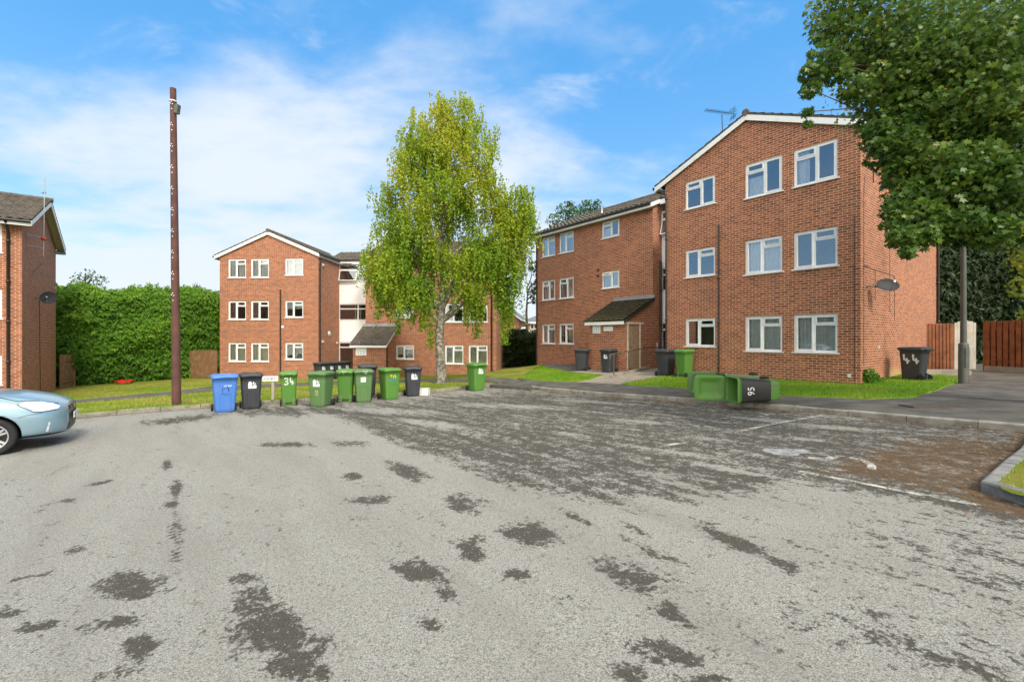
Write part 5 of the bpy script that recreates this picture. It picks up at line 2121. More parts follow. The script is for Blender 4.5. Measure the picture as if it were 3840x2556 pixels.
for (px_, py_, Y_, h_, lab) in ((2257, 806, 24.8, .62, 'grey vent pipe on the set-back wing roof above its small window'), (2055, 858, 28.0, .62, 'thin vent pipe at the far end of the set-back wing roof')):
    q = pt(px_, py_, Y_)
    mb = MB()
    mb.lathe([(.045 if h_ > .6 and px_ > 2100 else .03, -.3), (.045 if px_ > 2100 else .03, h_), (.0, h_ + .01)], 10)
    o = mb.build('vent_pipe', M['alu'])
    o.location = q
    tag(o, lab, 'vent pipe')

# ================================================================== TREES AND HEDGES
def leaf_quads(P, size, up=None, spread=1.0, asp=0.6, droop=0.0, k=4):
    """small pointed leaves at points P, random facing; returns (n*4,3)"""
    n = len(P)
    a = rng.normal(size=(n, 3))
    if droop:
        a[:, 2] -= droop
    a /= np.linalg.norm(a, axis=1)[:, None]
    b3 = rng.normal(size=(n, 3))
    b3 -= (b3 * a).sum(1)[:, None] * a
    b3 /= np.linalg.norm(b3, axis=1)[:, None]
    s = (size * rng.uniform(.65, 1.3, n))[:, None]
    fold = np.cross(a, b3) * s * .12
    V = np.empty((n, 4, 3))
    V[:, 0] = P - a * s * .5
    V[:, 1] = P + b3 * s * asp * .5 + fold
    V[:, 2] = P + a * s * .5
    V[:, 3] = P - b3 * s * asp * .5 + fold
    return V.reshape(-1, 3)


def in_ell(n, c, r):
    q = rng.normal(size=(n, 3))
    q /= np.linalg.norm(q, axis=1)[:, None]
    q *= (rng.uniform(0, 1, n) ** (1 / 2.6))[:, None]
    return q * np.array(r) + np.array(c)


def limb(mb, pts, r0, r1, n=7):
    m_ = len(pts)
    mb.tube(pts, [r0 + (r1 - r0) * i / (m_ - 1) for i in range(m_)], n)


def curve_pts(a, b2, sag, n=6, jit=0.05):
    a, b2 = Vector(a), Vector(b2)
    out = []
    L = (b2 - a).length
    for i in range(n + 1):
        t_ = i / n
        p = a.lerp(b2, t_) + Vector((0, 0, sag * math.sin(math.pi * t_) * L))
        if 0 < i < n:
            p += Vector((rnd.uniform(-1, 1), rnd.uniform(-1, 1), rnd.uniform(-1, 1))) * jit * L
        out.append(p)
    return out


# ---- weeping birch
pb = at(1654, 1436)
bir = empty('birch_tree', pb, 0, 'weeping silver birch with yellow-green hanging leaves in front of the middle flats', 'tree')
zl = lambda z: z + H0 - pb.z        # heights measured from the lens
mb = MB()
tr = [Vector((0, 0, -.2)), Vector((.01, 0, .4)), Vector((-.04, 0, 1.2)), Vector((-.06, .02, 2.2)), Vector((.02, .03, 3.2)), Vector((.10, .05, 4.4)), Vector((-.10, .0, 6.0)), Vector((.05, .05, 8.0)), Vector((.25, .05, 10.2)), Vector((.42, .05, 12.2))]
mb.tube(tr, [.30, .225, .20, .185, .165, .14, .11, .075, .045, .012], 14)
mb.build('trunk', M['birch_bark'], bir)
LOBES = [((0.50, 0, 9.75), (1.35, 1.2, .85), 270), ((-.9, .1, 9.0), (.9, .9, .8), 110), ((0.45, 0, 8.5), (2.0, 1.8, 1.15), 360), ((-1.2, .2, 7.5), (1.3, 1.3, 1.1), 190), ((1.6, -.2, 7.2), (1.0, 1.2, 1.1), 150),
         ((-.5, -.3, 6.4), (1.9, 1.7, 1.1), 330), ((-2.1, .1, 6.1), (.75, .9, .8), 70), ((.9, .3, 5.7), (1.0, 1.2, .9), 130), ((-1.3, 0, 4.7), (1.9, 1.7, 1.0), 330), ((-2.5, .2, 4.2), (.9, .9, .8), 90),
         ((-1.7, -.3, 3.2), (1.6, 1.5, 1.0), 320), ((.4, .2, 3.8), (1.4, 1.4, .9), 180), ((2.95, .1, 5.9), (1.05, 1.1, 1.0), 210), ((3.15, .0, 4.9), (.95, 1.0, 1.1), 190), ((2.3, -.1, 4.2), (1.2, 1.2, .9), 170),
         ((2.85, 0, 3.4), (.9, .9, 1.2), 160), ((1.5, -.2, 3.0), (1.2, 1.2, .9), 180), ((2.75, .1, 2.2), (.42, .5, .9), 60), ((-.9, -.4, 2.2), (1.0, 1.0, .6), 140), ((-2.2, -.2, 2.4), (.55, .6, .6), 60), ((1.6, -.3, 2.1), (.7, .7, .6), 70)]
mb = MB()
heads = []
for (c, r, n) in LOBES:
    c2 = (c[0], c[1], zl(c[2]))
    root_z = max(2.6, min(c2[2] - abs(c[0]) * .9 - .5, 11))
    # point on the trunk at that height
    tp_ = None
    for q0, q1 in zip(tr[:-1], tr[1:]):
        if q0.z <= root_z <= q1.z:
            tp_ = q0.lerp(q1, (root_z - q0.z) / (q1.z - q0.z))
    limb(mb, curve_pts(tp_, c2, .10, 6, .04), .07 if abs(c[0]) < 1.5 else .09, .018)
    for k in range(5):
        e_ = in_ell(1, c2, [x * .85 for x in r])[0]
        limb(mb, curve_pts(c2, e_, .12, 4, .06), .018, .006, 5)
    hub_ = in_ell(max(6, n // 7), c2, r)
    pick = hub_[rng.integers(0, len(hub_), n)]
    heads.append(pick + rng.normal(size=(n, 3)) * np.array([.17, .17, .10]))
mb.build('limb', M['birch_bark'], bir)
heads = np.concatenate(heads)
pts = []
for h in heads:
    L = rng.uniform(.35, 1.25) if rng.random() < .8 else rng.uniform(1.0, 1.9)
    zmin = zl(-.1) + rng.uniform(0, .8)
    L = min(L, max(.25, h[2] - zmin))
    k = int(L / .036) + 3
    s = np.sort(rng.uniform(0, 1, k))
    drift = rng.normal(size=2) * .12
    q = np.empty((k, 3))
    q[:, 0] = h[0] + drift[0] * s * L + rng.normal(size=k) * .045
    q[:, 1] = h[1] + drift[1] * s * L + rng.normal(size=k) * .045
    q[:, 2] = h[2] - s * L
    pts.append(q)
# four long trailing tails below the crown
for (tx, tz0, tz1, n_) in ((-.45, 2.4, -.5, 620), (-1.85, 2.6, .1, 460), (1.55, 2.6, -.05, 480), (2.75, 2.6, -.3, 760), (3.0, 3.0, .4, 480), (-.8, 2.5, .3, 420), (-1.3, 2.4, .6, 300), (1.1, 2.4, .5, 260), (-2.3, 3.0, .9, 300), (-2.6, 3.6, 1.3, 200), (3.35, 3.6, 1.9, 220)):
    s = rng.uniform(0, 1, n_) ** .8
    q = np.empty((n_, 3))
    wd = .26 * (1 - .7 * s)
    q[:, 0] = tx + rng.normal(size=n_) * wd
    q[:, 1] = rng.normal(size=n_) * wd
    q[:, 2] = zl(tz0 + (tz1 - tz0) * s)
    pts.append(q)
pts = np.concatenate(pts)
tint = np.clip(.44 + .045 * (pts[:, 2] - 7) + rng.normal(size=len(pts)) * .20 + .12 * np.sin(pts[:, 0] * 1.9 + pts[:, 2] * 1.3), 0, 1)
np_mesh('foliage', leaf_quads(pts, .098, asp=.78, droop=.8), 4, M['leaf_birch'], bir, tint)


# ---- broad-leaved tree overhanging on the right
def star_leaves(P, size, out=None):
    """five-lobed leaves, slightly folded and hanging"""
    n = len(P)
    ang = np.array([-90, -55, -20, 12, 45, 68, 90, 112, 135, 168, 200, 235]) * math.pi / 180
    rad = np.array([.42, .30, .62, .34, .78, .45, 1.0, .45, .78, .34, .62, .30])
    a = rng.normal(size=(n, 3))
    a[:, 2] = -np.abs(a[:, 2]) * .5 - .35
    a /= np.linalg.norm(a, axis=1)[:, None]
    nr = rng.normal(size=(n, 3)) * .75 + np.array([-.35, -.55, .75])
    nr -= (nr * a).sum(1)[:, None] * a
    nr /= np.linalg.norm(nr, axis=1)[:, None]
    b3 = np.cross(nr, a)
    s = (size * rng.uniform(.6, 1.25, n))[:, None]
    V = np.empty((n, 12, 3))
    for i, (g, r_) in enumerate(zip(ang, rad)):
        u, w_ = r_ * math.cos(g), r_ * math.sin(g)
        V[:, i] = P + b3 * s * u * .62 + a * s * w_ * .62 - nr * s * .18 * abs(u)
    return V.reshape(-1, 3)


mt_root = Vector((10.7, 8.6, F(10.7, 8.6)))
mtree = empty('maple_tree', mt_root, 0, 'dark green broad-leaved tree overhanging the top right corner', 'tree')
PXL = [  # crown masses: photo pixel, distance, radius in metres, leaves
    (3150, 30, 7.2, .50, 480), (3300, 20, 7.0, .75, 700), (3105, 110, 7.0, .24, 130), (3200, 170, 7.0, .46, 420), (3330, 200, 7.0, .60, 650), (3085, 215, 6.6, .24, 150), (3045, 270, 6.5, .18, 110), (3130, 265, 6.7, .24, 170),
    (3300, 330, 6.8, .42, 400), (3040, 335, 6.5, .14, 80), (3026, 420, 6.5, .09, 34), (3215, 330, 6.6, .22, 170), (3390, 460, 6.7, .55, 560), (3030, 465, 6.5, .06, 14), (3360, 560, 6.4, .36, 300), (3290, 480, 6.5, .18, 120), (3440, 640, 6.3, .42, 400), (3300, 545, 6.4, .14, 70),
    (3420, 330, 7.3, .8, 800), (3500, 560, 6.6, .62, 620), (3420, 735, 6.2, .26, 200), (3355, 790, 6.2, .18, 110), (3430, 830, 6.0, .34, 300), (3385, 890, 5.8, .17, 110), (3455, 885, 5.8, .20, 140), (3405, 945, 5.6, .09, 40), (3540, 760, 6.2, .55, 520),
    (3520, 850, 5.9, .28, 230), (3560, 100, 7.6, 1.0, 900), (3700, 300, 7.4, 1.1, 1000), (3640, 560, 6.8, .85, 900), (3700, 740, 6.3, .65, 700), (3800, 600, 6.8, 1.0, 900), (3800, 830, 6.0, .40, 420), (3620, 850, 5.8, .30, 260),
    (3720, 870, 5.6, .26, 220), (3780, 120, 7.0, 1.1, 900), (3400, 120, 8.0, .8, 600), (3600, 420, 8.2, 1.2, 900), (3500, 700, 7.6, .7, 450), (3780, 480, 8.4, 1.2, 800), (3860, 740, 7.0, .8, 500), (3480, 430, 8.0, .7, 450),
    (3760, 250, 6.2, .7, 700), (3650, 400, 6.2, .6, 600), (3800, 450, 6.0, .6, 600), (3600, 650, 6.0, .5, 480), (3760, 680, 5.8, .45, 420), (3660, 150, 6.4, .7, 650), (3500, 250, 6.5, .6, 560)]
extra = [((8.3, 6.2, 5.6), 1.6, 1300), ((9.6, 5.4, 6.6), 1.9, 1500), ((11.0, 5.8, 5.4), 1.9, 1300), ((10.6, 4.0, 5.0), 1.7, 900), ((9.2, 7.6, 5.6), 1.7, 1100), ((7.6, 7.4, 6.8), 1.5, 1100), ((9.0, 6.0, 8.2), 1.8, 900), ((11.5, 7.2, 6.8), 1.8, 800), ((8.6, 4.6, 4.2), 1.3, 600), ((6.6, 6.8, 7.2), 1.4, 900), ((10.4, 6.8, 3.6), 1.3, 600)]
cl_ = []
mb = MB()
limb(mb, [Vector((0, 0, -.2)), Vector((.03, .0, 1.0)), Vector((-.05, .05, 2.2)), Vector((-.1, .1, 3.4)), Vector((.0, .1, 5.2)), Vector((.1, .1, 7.4))], .24, .06, 12)
mb.build('trunk', M['bark'], mtree)
mb = MB()
hub = Vector((-.1, .1, 3.1))
pts, tints = [], []
for i, (px_, py_, Y_, r_, n_) in enumerate(PXL):
    c = pt(px_, py_, Y_) - mt_root
    hub2 = hub + Vector((0, 0, rnd.uniform(0, 2.2)))
    cp = curve_pts(hub2, c, .06, 7, .02)
    limb(mb, cp, .035, .006, 6)
    n_ = int(n_ * (1.55 if px_ < 3330 else 2.1))
    q = in_ell(n_, c, (r_, r_ * 1.15, r_ * .85))
    pts.append(q)
    for k in range(3):
        e_ = q[rng.integers(n_)]
        limb(mb, curve_pts(c, e_, .0, 3, .05), .010, .004, 4)
    tints.append(np.full(n_, rnd.uniform(-.14, .16)))
for c, r_, n_ in extra:
    c = (c[0] + .9, c[1] + 2.2, c[2])
    q = in_ell(n_, Vector(c) - mt_root, (r_, r_, r_ * .8))
    pts.append(q)
    limb(mb, curve_pts(hub + Vector((0, 0, 1)), Vector(c) - mt_root, .05, 6, .02), .07, .012, 6)
    tints.append(np.full(n_, rnd.uniform(-.1, .1)))
mb.build('limb', M['bark'], mtree)
pts, tints = np.concatenate(pts), np.concatenate(tints)
tint = np.clip(.42 + tints + rng.normal(size=len(pts)) * .18 + .05 * (pts[:, 2] - 3.5), 0, .965)
rare = rng.random(len(pts))
tint[rare < .007] = .975
redp = np.array(pt(3140, 195, 6.9) - mt_root)
tint[np.linalg.norm(pts - redp, axis=1) < .11] = 1.0
np_mesh('foliage', star_leaves(pts, .104), 12, M['leaf_maple'], mtree, tint)

# ---- young yellow-leaved tree at the right edge
yb = Vector((10.75, 9.2, F(10.75, 9.2)))
yt = empty('young_tree', yb, 0, 'young tree with yellow-green leaves at the right edge', 'tree')
mb = MB()
limb(mb, [Vector((0, 0, -.1)), Vector((.02, 0, 1.2)), Vector((-.03, .02, 2.6)), Vector((0, 0, 3.6))], .045, .012, 8)
for c in ((-.45, 0, 2.2), (.3, .2, 2.4), (-.2, .3, 3.0), (-.3, -.2, 1.7)):
    limb(mb, curve_pts((0, 0, c[2] - .5), c, .05, 4, .03), .016, .006, 5)
mb.build('trunk', M['bark'], yt)
pts = np.concatenate([in_ell(n_, c, (r_, r_, r_ * .8)) for c, r_, n_ in (((-.35, 0, 2.3), .36, 190), ((-.25, -.1, 1.75), .30, 130), ((.2, .1, 2.5), .5, 260), ((-.1, .1, 3.1), .5, 240), ((-.45, -.1, 2.75), .25, 90))])
np_mesh('foliage', star_leaves(pts, .10), 12, M['leaf_yellow'], yt, np.clip(rng.uniform(0, 1, len(pts)), 0, 1))


# ---- tall conifer hedges: dense core with sprays standing off it
def hedge(name, outline, h_fn, width, label, m, n, size, core=True, flat=False, group=None, cat='hedge', lean=0.0):
    """outline: ground polyline of the visible face; width: depth away from the viewer"""
    P = [Vector((p[0], p[1], 0)) for p in outline]
    root = empty(name, (P[0].x, P[0].y, F(P[0].x, P[0].y)), 0, label, cat, group)
    o = root.location
    Ls = [(b2 - a).length for a, b2 in zip(P[:-1], P[1:])]
    tot = sum(Ls)

    def face_pt(s):
        d = s * tot
        for (a, b2), L in zip(zip(P[:-1], P[1:]), Ls):
            if d <= L or b2 is P[-1]:
                t_ = (b2 - a).normalized()
                nr = Vector((-t_.y, t_.x, 0))
                if nr.y > 0:
                    nr = -nr
                return a + t_ * min(d, L), nr
            d -= L
    # bumpy field shared by core and leaves
    bumps = [(rnd.uniform(0, 1), rnd.uniform(0, 1), rnd.uniform(.03, .09), rnd.uniform(.15, .5)) for _ in range(26)]

    def bulge(s, v):
        b_ = 0
        for (bs, bv, br, ba) in bumps:
            b_ += ba * math.exp(-(((s - bs) / br) ** 2 + ((v - bv) / (br * tot / 6.0)) ** 2))
        return b_
    ns, nv = int(tot / .35) + 2, 18
    if core:
        mb = MB()
        rows = []
        for j in range(nv + 6):
            row = []
            for i in range(ns + 1):
                s = i / ns
                q, nr = face_pt(s)
                h = h_fn(s)
                gz = F(q.x, q.y)
                if j <= nv:
                    v = j / nv
                    prof = math.sin(math.pi * min(1, v * .94 + .06)) ** .35 * .55 - .75
                    pp_ = q + nr * (prof + bulge(s, v) - .35 + lean * v)
                    z = gz + v * h * .97
                else:
                    w_ = (j - nv) / 6
                    pp_ = q - nr * (.75 + w_ * width)
                    z = gz + h * (.97 - .05 * w_ * w_)
                row.append((pp_.x - o.x, pp_.y - o.y, z - o.z))
            rows.append(row)
        mb.grid(rows)
        mb.build('core', M['hedge_core'], root)
    V, T_ = [], []
    for _ in range(n):
        s = rng.random()
        q, nr = face_pt(s)
        h = h_fn(s)
        top = rng.random() < .16
        v = 1.0 if top else rng.random() ** .9
        dep = rng.random() * width * .6 if top else 0
        prof = math.sin(math.pi * min(1, v * .94 + .06)) ** .35 * .55 - .75
        off = prof + bulge(s, v) - .15 + rng.normal() * .16 - dep + lean * v
        c = q + nr * off
        z = F(q.x, q.y) + v * h * (1 if not top else 1 + abs(rng.normal()) * .03) - .05 * dep
        V.append((c.x - o.x, c.y - o.y, z - o.z))
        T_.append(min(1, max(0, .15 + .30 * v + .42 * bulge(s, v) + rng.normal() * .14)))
    V = np.array(V)
    # each spray: fan of narrow leaves pointing out and slightly down
    k = 5
    nrm = np.array([face_pt(.5)[1].x, face_pt(.5)[1].y, -.15])
    Q = []
    for j in range(k):
        n0 = nrm * .75 + np.array([0, 0, .6]) + rng.normal(size=V.shape) * .42
        n0 /= np.linalg.norm(n0, axis=1)[:, None]
        d = rng.normal(size=V.shape) * .8 + nrm * .5 + np.array([0, 0, -.35])
        d -= (d * n0).sum(1)[:, None] * n0
        d /= np.linalg.norm(d, axis=1)[:, None]
        side = np.cross(n0, d)
        L_ = (size * rng.uniform(.6, 1.35, len(V)))[:, None]
        quad = np.stack([V - d * L_ * .2, V + d * L_ * .3 + side * L_ * .17, V + d * L_ * .9 - np.array([0, 0, 1]) * L_ * .12, V + d * L_ * .3 - side * L_ * .17], 1)
        Q.append(quad)
    Q = np.concatenate(Q).reshape(-1, 3)
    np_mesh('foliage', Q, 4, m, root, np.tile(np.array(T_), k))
    return root


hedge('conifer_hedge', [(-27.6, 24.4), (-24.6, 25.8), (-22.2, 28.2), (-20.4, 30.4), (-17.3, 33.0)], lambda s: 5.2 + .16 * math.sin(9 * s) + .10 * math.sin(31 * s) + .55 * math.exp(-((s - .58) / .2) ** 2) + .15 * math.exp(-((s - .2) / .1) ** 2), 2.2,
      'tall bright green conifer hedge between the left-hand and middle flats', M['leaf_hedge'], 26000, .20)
hedge('conifer_hedge', [(15.9, 21.4), (19.5, 21.6), (24.5, 20.0), (28.5, 16.5)], lambda s: 6.4 + .3 * math.sin(8 * s), 3.0,
      'dark conifer hedge behind the wooden fences on the right', M['leaf_dark'], 12000, .24)
hedge('shrub_hedge', [(-.6, 32.2), (1.0, 32.0), (2.7, 31.0), (3.6, 29.6)], lambda s: 2.45 + .12 * math.sin(11 * s), 1.2,
      'dark leafy hedge filling the gap between the two blocks', M['leaf_dark'], 2600, .17)


hedge('shrub_hedge', [(-36, -26), (-42, -12), (-44, 2), (-40, 12)], lambda s: 8.5 + 1.2 * math.sin(13 * s) + .8 * math.sin(29 * s), 3.0,  # unseen belt, added so the ground-floor panes reflect something dark
      'tall dark shrub belt added out of view on the left to darken window reflections', M['leaf_dark'], 5000, .8)


def leafy_tree(name, base, crown, label, m, leaf, n, th, trunk_r=.16, group=None, cat='tree', sparse=False):
    root = empty(name, base, 0, label, cat, group)
    b0 = Vector(base)
    mb = MB()
    limb(mb, [Vector((0, 0, -.3)), Vector((.05, 0, th * .35)), Vector((-.05, .1, th * .7)), Vector((.05, .05, th))], trunk_r, trunk_r * .25, 9)
    P, T_ = [], []
    for (c, r_) in crown:
        c = Vector(c) - b0
        limb(mb, curve_pts((0, 0, max(1.0, min(th, c.z - r_[2] * .6))), c, .05, 5, .04), trunk_r * .4, .02, 6)
        k = int(n * (r_[0] * r_[2]) ** 1.0)
        q = in_ell(k, c, r_)
        P.append(q)
        T_.append(np.clip(rng.normal(size=k) * .22 + rnd.uniform(.25, .6), 0, 1))
    mb.build('trunk', M['bark'], root)
    P = np.concatenate(P)
    np_mesh('foliage', leaf_quads(P, leaf, asp=.75), 4, m, root, np.concatenate(T_))
    return root


def crown_px(L, Y):
    return [(pt(px_, py_, Y + dy), (r_, r_, r_ * .85)) for px_, py_, r_, dy in L]


TB = 'trees standing behind the flats'
leafy_tree('ash_tree', Vector((5.2, 43, F(5.2, 43))), crown_px([(2080, 830, .9, 0), (2120, 790, 1.0, .4), (2160, 810, 1.1, -.4), (2205, 780, 1.0, .3), (2235, 790, .8, 0), (2180, 860, 1.5, 0), (2110, 870, 1.3, .5), (2255, 830, 1.0, .2), (2060, 880, .7, 0), (2140, 765, .45, 0), (2240, 760, .4, 0)], 43),
           'green ash tree rising behind the roof of the set-back wing', M['leaf_far'], .22, 330, 12, .28, TB)
leafy_tree('ash_tree', Vector((1.3, 39.5, F(1.3, 39.5))), crown_px([(2000, 1000, .6, 0), (2015, 1080, .8, .3), (1998, 1110, .45, 0), (2030, 1020, .8, 0), (2005, 1130, .3, 0)], 39),
           'dark leafy tree just past the left edge of the set-back wing', M['leaf_dark'], .20, 420, 6, .2, TB)
leafy_tree('thorn_tree', Vector((-29.6, 31.5, F(-29.6, 31.5))), crown_px([(300, 1045, .55, 0), (340, 1035, .6, .3), (375, 1050, .5, 0), (270, 1075, .4, 0), (330, 1075, .9, 0), (225, 1095, .35, 0), (245, 1090, .3, 0)], 31.5),
           'thin straggly tree poking above the bright conifer hedge', M['leaf_far'], .15, 230, 7.2, .12, TB)
leafy_tree('thorn_tree', Vector((-22.7, 33, F(-22.7, 33))), crown_px([(740, 1070, .30, 0), (760, 1085, .3, 0), (735, 1100, .5, 0), (775, 1095, .35, 0)], 33),
           'small dark tree top showing above the hedge beside the middle flats', M['leaf_dark'], .14, 300, 6.5, .1, TB)

# weeds at the foot of the tall gable
wp = at(3262, 1440)
ws = empty('shrub', wp, 0, 'bright green self-sown shrub at the foot of the tall gable corner', 'shrub')
mb = MB()
for k in range(7):
    a = 2 * math.pi * k / 7
    limb(mb, curve_pts((0, 0, -.02), (.22 * math.cos(a), .16 * math.sin(a), .28 + .1 * math.sin(3 * a)), .15, 4, .03), .008, .003, 4)
mb.build('stem', M['bark'], ws)
P = np.concatenate([in_ell(240, (0, 0, .24), (.24, .18, .22)), in_ell(110, (.42, .30, .12), (.24, .16, .11)), in_ell(60, (.2, .1, .1), (.2, .14, .09))])
np_mesh('foliage', leaf_quads(P, .085, asp=.75), 4, leaf_mat('fresh_weed_leaf', [(0, (.06, .17, .012)), (1, (.16, .32, .03))], trans=.4), ws, rng.uniform(0, 1, len(P)))


# ---- houses beyond
def far_house(name, x0_, x1_, y0_, y1_, z0_, ze, zr, axis, wallm, label, rz=0.0, wins=(), hip=False):
    root = empty(name, (x0_, y0_, z0_), rz, label, 'house')
    w_, d_ = x1_ - x0_, y1_ - y0_
    he, hr_ = ze - z0_, zr - z0_
    mb = MB()
    if axis == 'y':
        ap = (w_ / 2, hr_)
        wall(mb, tf_front(0), 0, w_, -1, he, apex=ap)
        wall(mb, lambda u, z, d: (w_ - u, d_ - d, z), 0, w_, -1, he, apex=ap)
        wall(mb, tf_right(w_), 0, d_, -1, he)
        wall(mb, tf_left(0, d_), 0, d_, -1, he)
    else:
        wall(mb, tf_front(0), 0, w_, -1, he)
        wall(mb, lambda u, z, d: (w_ - u, d_ - d, z), 0, w_, -1, he)
        for tfx in (tf_right(w_), tf_left(0, d_)):
            wall(mb, tfx, 0, d_, -1, he, apex=None if hip else (d_ / 2, hr_))
    mb.build('wall', wallm, root)
    rm = MB()
    ov = .35
    if axis == 'y':
        k = (hr_ - he) / (w_ / 2)
        for s in (-1, 1):
            xa_ = w_ / 2 + s * (w_ / 2 + ov)
            P = [Vector((xa_, -ov, he - ov * k + .1)), Vector((xa_, d_ + ov, he - ov * k + .1)), Vector((w_ / 2, d_ + ov, hr_ + .1)), Vector((w_ / 2, -ov, hr_ + .1))]
            rm.face(P)
            rm.face([p - Vector((0, 0, .12)) for p in reversed(P)])
            rm.face([P[0], P[3], P[3] - Vector((0, 0, .2)), P[0] - Vector((0, 0, .2))], mi=1)
            rm.face([P[0], P[1], P[1] - Vector((0, 0, .2)), P[0] - Vector((0, 0, .2))], mi=1)
    else:
        k = (hr_ - he) / (d_ / 2)
        hi = d_ / 2 if hip else -ov
        for s in (-1, 1):
            ya_ = d_ / 2 + s * (d_ / 2 + ov)
            P = [Vector((-ov, ya_, he - ov * k + .1)), Vector((w_ + ov, ya_, he - ov * k + .1)), Vector((w_ - hi, d_ / 2, hr_ + .1)), Vector((hi, d_ / 2, hr_ + .1))]
            rm.face(P)
            rm.face([P[0], P[1], P[1] - Vector((0, 0, .22)), P[0] - Vector((0, 0, .22))], mi=1)
        if hip:
            for s in (0, 1):
                xx = -ov if s == 0 else w_ + ov
                rm.face([Vector((xx, -ov, he - ov * k + .1)), Vector((xx, d_ + ov, he - ov * k + .1)), Vector((hi if s == 0 else w_ - hi, d_ / 2, hr_ + .1))])
    rm.build('roof', [M['slate'], M['fascia']], root)
    for (u, z, ww, hh) in wins:
        fm = MB()
        tfh = tf_front(0)
        f = .09
        ubox(fm, tfh, u, u + ww, z, z + f, -.05, .0)
        ubox(fm, tfh, u, u + ww, z + hh - f, z + hh, -.05, .0)
        for q in (u, u + ww / 2 - f / 2, u + ww - f):
            ubox(fm, tfh, q, q + f, z + f, z + hh - f, -.05, .0)
        wf = fm.build('window', M['upvc'], root)
        pm_ = MB()
        pm_.face([tfh(u, z, -.02), tfh(u + ww, z, -.02), tfh(u + ww, z + hh, -.02), tfh(u, z + hh, -.02)])
        pm_.build('window_pane', mat('dark_far_glass', (.05, .06, .07), .1), wf)
    return root


c = pt(1963, 1195, 56)
far_house('brick_house', c.x - 7.5, c.x - .6, 52, 62, -1.6, pt(0, 1192, 52).z, pt(0, 1192, 52).z + 2.6, 'y', M['brick'], 'distant red brick house with a grey gable roof in the gap between the blocks', R(-8))
c2 = pt(1968, 1206, 62)
far_house('brick_house', c2.x - .4, c2.x + 9, 62, 70, -1.6, pt(0, 1206, 62).z, pt(0, 1168, 66).z, 'x', M['brick_pale'], 'distant yellow brick house with a grey hipped roof beside the red one', 0, [(1.15, pt(0, 1234, 62).z + 1.6, 1.0, .72)], hip=True)
cc = pt(1938, 1250, 44)
cr = empty('conservatory', (cc.x, 44, cc.z - 2.2), 0, 'white framed conservatory roof above the dark hedge in the gap', 'conservatory')
mb = MB()
W_, D_ = 1.6, 3.0
for xx in (0, .55, 1.05, W_):
    mb.bx(xx - .03, xx + .03, -.03, .03, 0, 2.15)
    mb.tube([(xx, 0, 2.15), (W_ * .35 + xx * .2, 1.2, 2.75)], .04, 6)
mb.tube([(0, 0, 2.15), (W_, 0, 2.15)], .05, 6)
mb.tube([(W_ * .3, 1.2, 2.78), (W_ * .6, 1.2, 2.78)], .05, 6)
mb.tube([(W_, 0, 2.15), (W_, D_, 2.15)], .05, 6)
mb.bx(0, W_, -.02, .02, 0, .8)
mb.bx(W_ - .02, W_ + .02, .02, D_, 0, .8)
cf = mb.build('frame', M['upvc'], cr)
pm_ = MB()
pm_.face([(0, 0, .8), (W_, 0, .8), (W_, 0, 2.15), (0, 0, 2.15)])
pm_.face([(0, 0, 2.15), (W_, 0, 2.15), (W_ * .6, 1.2, 2.76), (W_ * .3, 1.2, 2.76)])
pm_.build('glazing', mat('conservatory_glass', (.16, .20, .21), .15), cf)

# ================================================================== GRASS BLADES AND LITTER
def scatter_poly(P, n):
    P = np.array(P)
    lo, hi = P.min(0), P.max(0)
    out = []
    while sum(len(o_) for o_ in out) < n:
        q = rng.uniform(lo, hi, size=(n, 2))
        out.append(q[inpoly(q[:, 0], q[:, 1], [tuple(p) for p in P])])
    return np.concatenate(out)[:n]


def blades(XY, h, wd, dz):
    n = len(XY)
    Z = Fa(XY[:, 0], XY[:, 1]) + dz
    a = rng.uniform(0, 2 * math.pi, n)
    hh = h * rng.uniform(.5, 1.3, n)
    lean = rng.normal(size=(n, 2)) * .5 * hh[:, None]
    V = np.empty((n, 3, 3))
    V[:, 0] = np.stack([XY[:, 0] - np.cos(a) * wd, XY[:, 1] - np.sin(a) * wd, Z], 1)
    V[:, 1] = np.stack([XY[:, 0] + np.cos(a) * wd, XY[:, 1] + np.sin(a) * wd, Z], 1)
    V[:, 2] = np.stack([XY[:, 0] + lean[:, 0], XY[:, 1] + lean[:, 1], Z + hh], 1)
    return V.reshape(-1, 3)


gv, gt = [], []
for P, n, h, dz, t0, t1 in ((l2, 26000, .055, .018, .15, .30), (l1, 9000, .055, .018, .12, .28), (left_lawn, 0, .05, 0, .5, .3)):
    if n:
        XY = scatter_poly(P, n)
        gv.append(blades(XY, h, .008, dz))
        gt.append(np.clip(t0 + rng.normal(size=n) * .16 + .30 * np.clip(np.sin(XY[:, 0] * 1.7 + np.cos(XY[:, 1] * 1.3) * 2), 0, 1), 0, 1))
# dry verge: only the part that faces the court
vis = [tuple(at(*p)[:2]) for p in ((300, 1556), (780, 1520), (1200, 1492), (1600, 1465), (1880, 1440), (1880, 1418), (1590, 1412), (1150, 1420), (780, 1430), (300, 1460), (200, 1490), (160, 1545))]
XY = scatter_poly(vis, 42000)
pth = [tuple(p[:2]) for p in pp]
XY = XY[~inpoly(XY[:, 0], XY[:, 1], pth)]
gv.append(blades(XY, .05, .009, 0))
gt.append(np.clip(.52 + rng.normal(size=len(XY)) * .17 + .28 * np.sin(XY[:, 0] * .9 + np.cos(XY[:, 1] * 1.1) * 2), 0, 1))
XY = scatter_poly([(p[0], p[1]) for p in IL] + [(11, 0), (14, 5)], 9000)
gv.append(blades(XY, .05, .006, 0))
gt.append(np.clip(.45 + rng.normal(size=len(XY)) * .25, 0, 1))
o = np_mesh('grass', np.concatenate(gv), 3, M['grass_blade'], None, np.concatenate(gt))
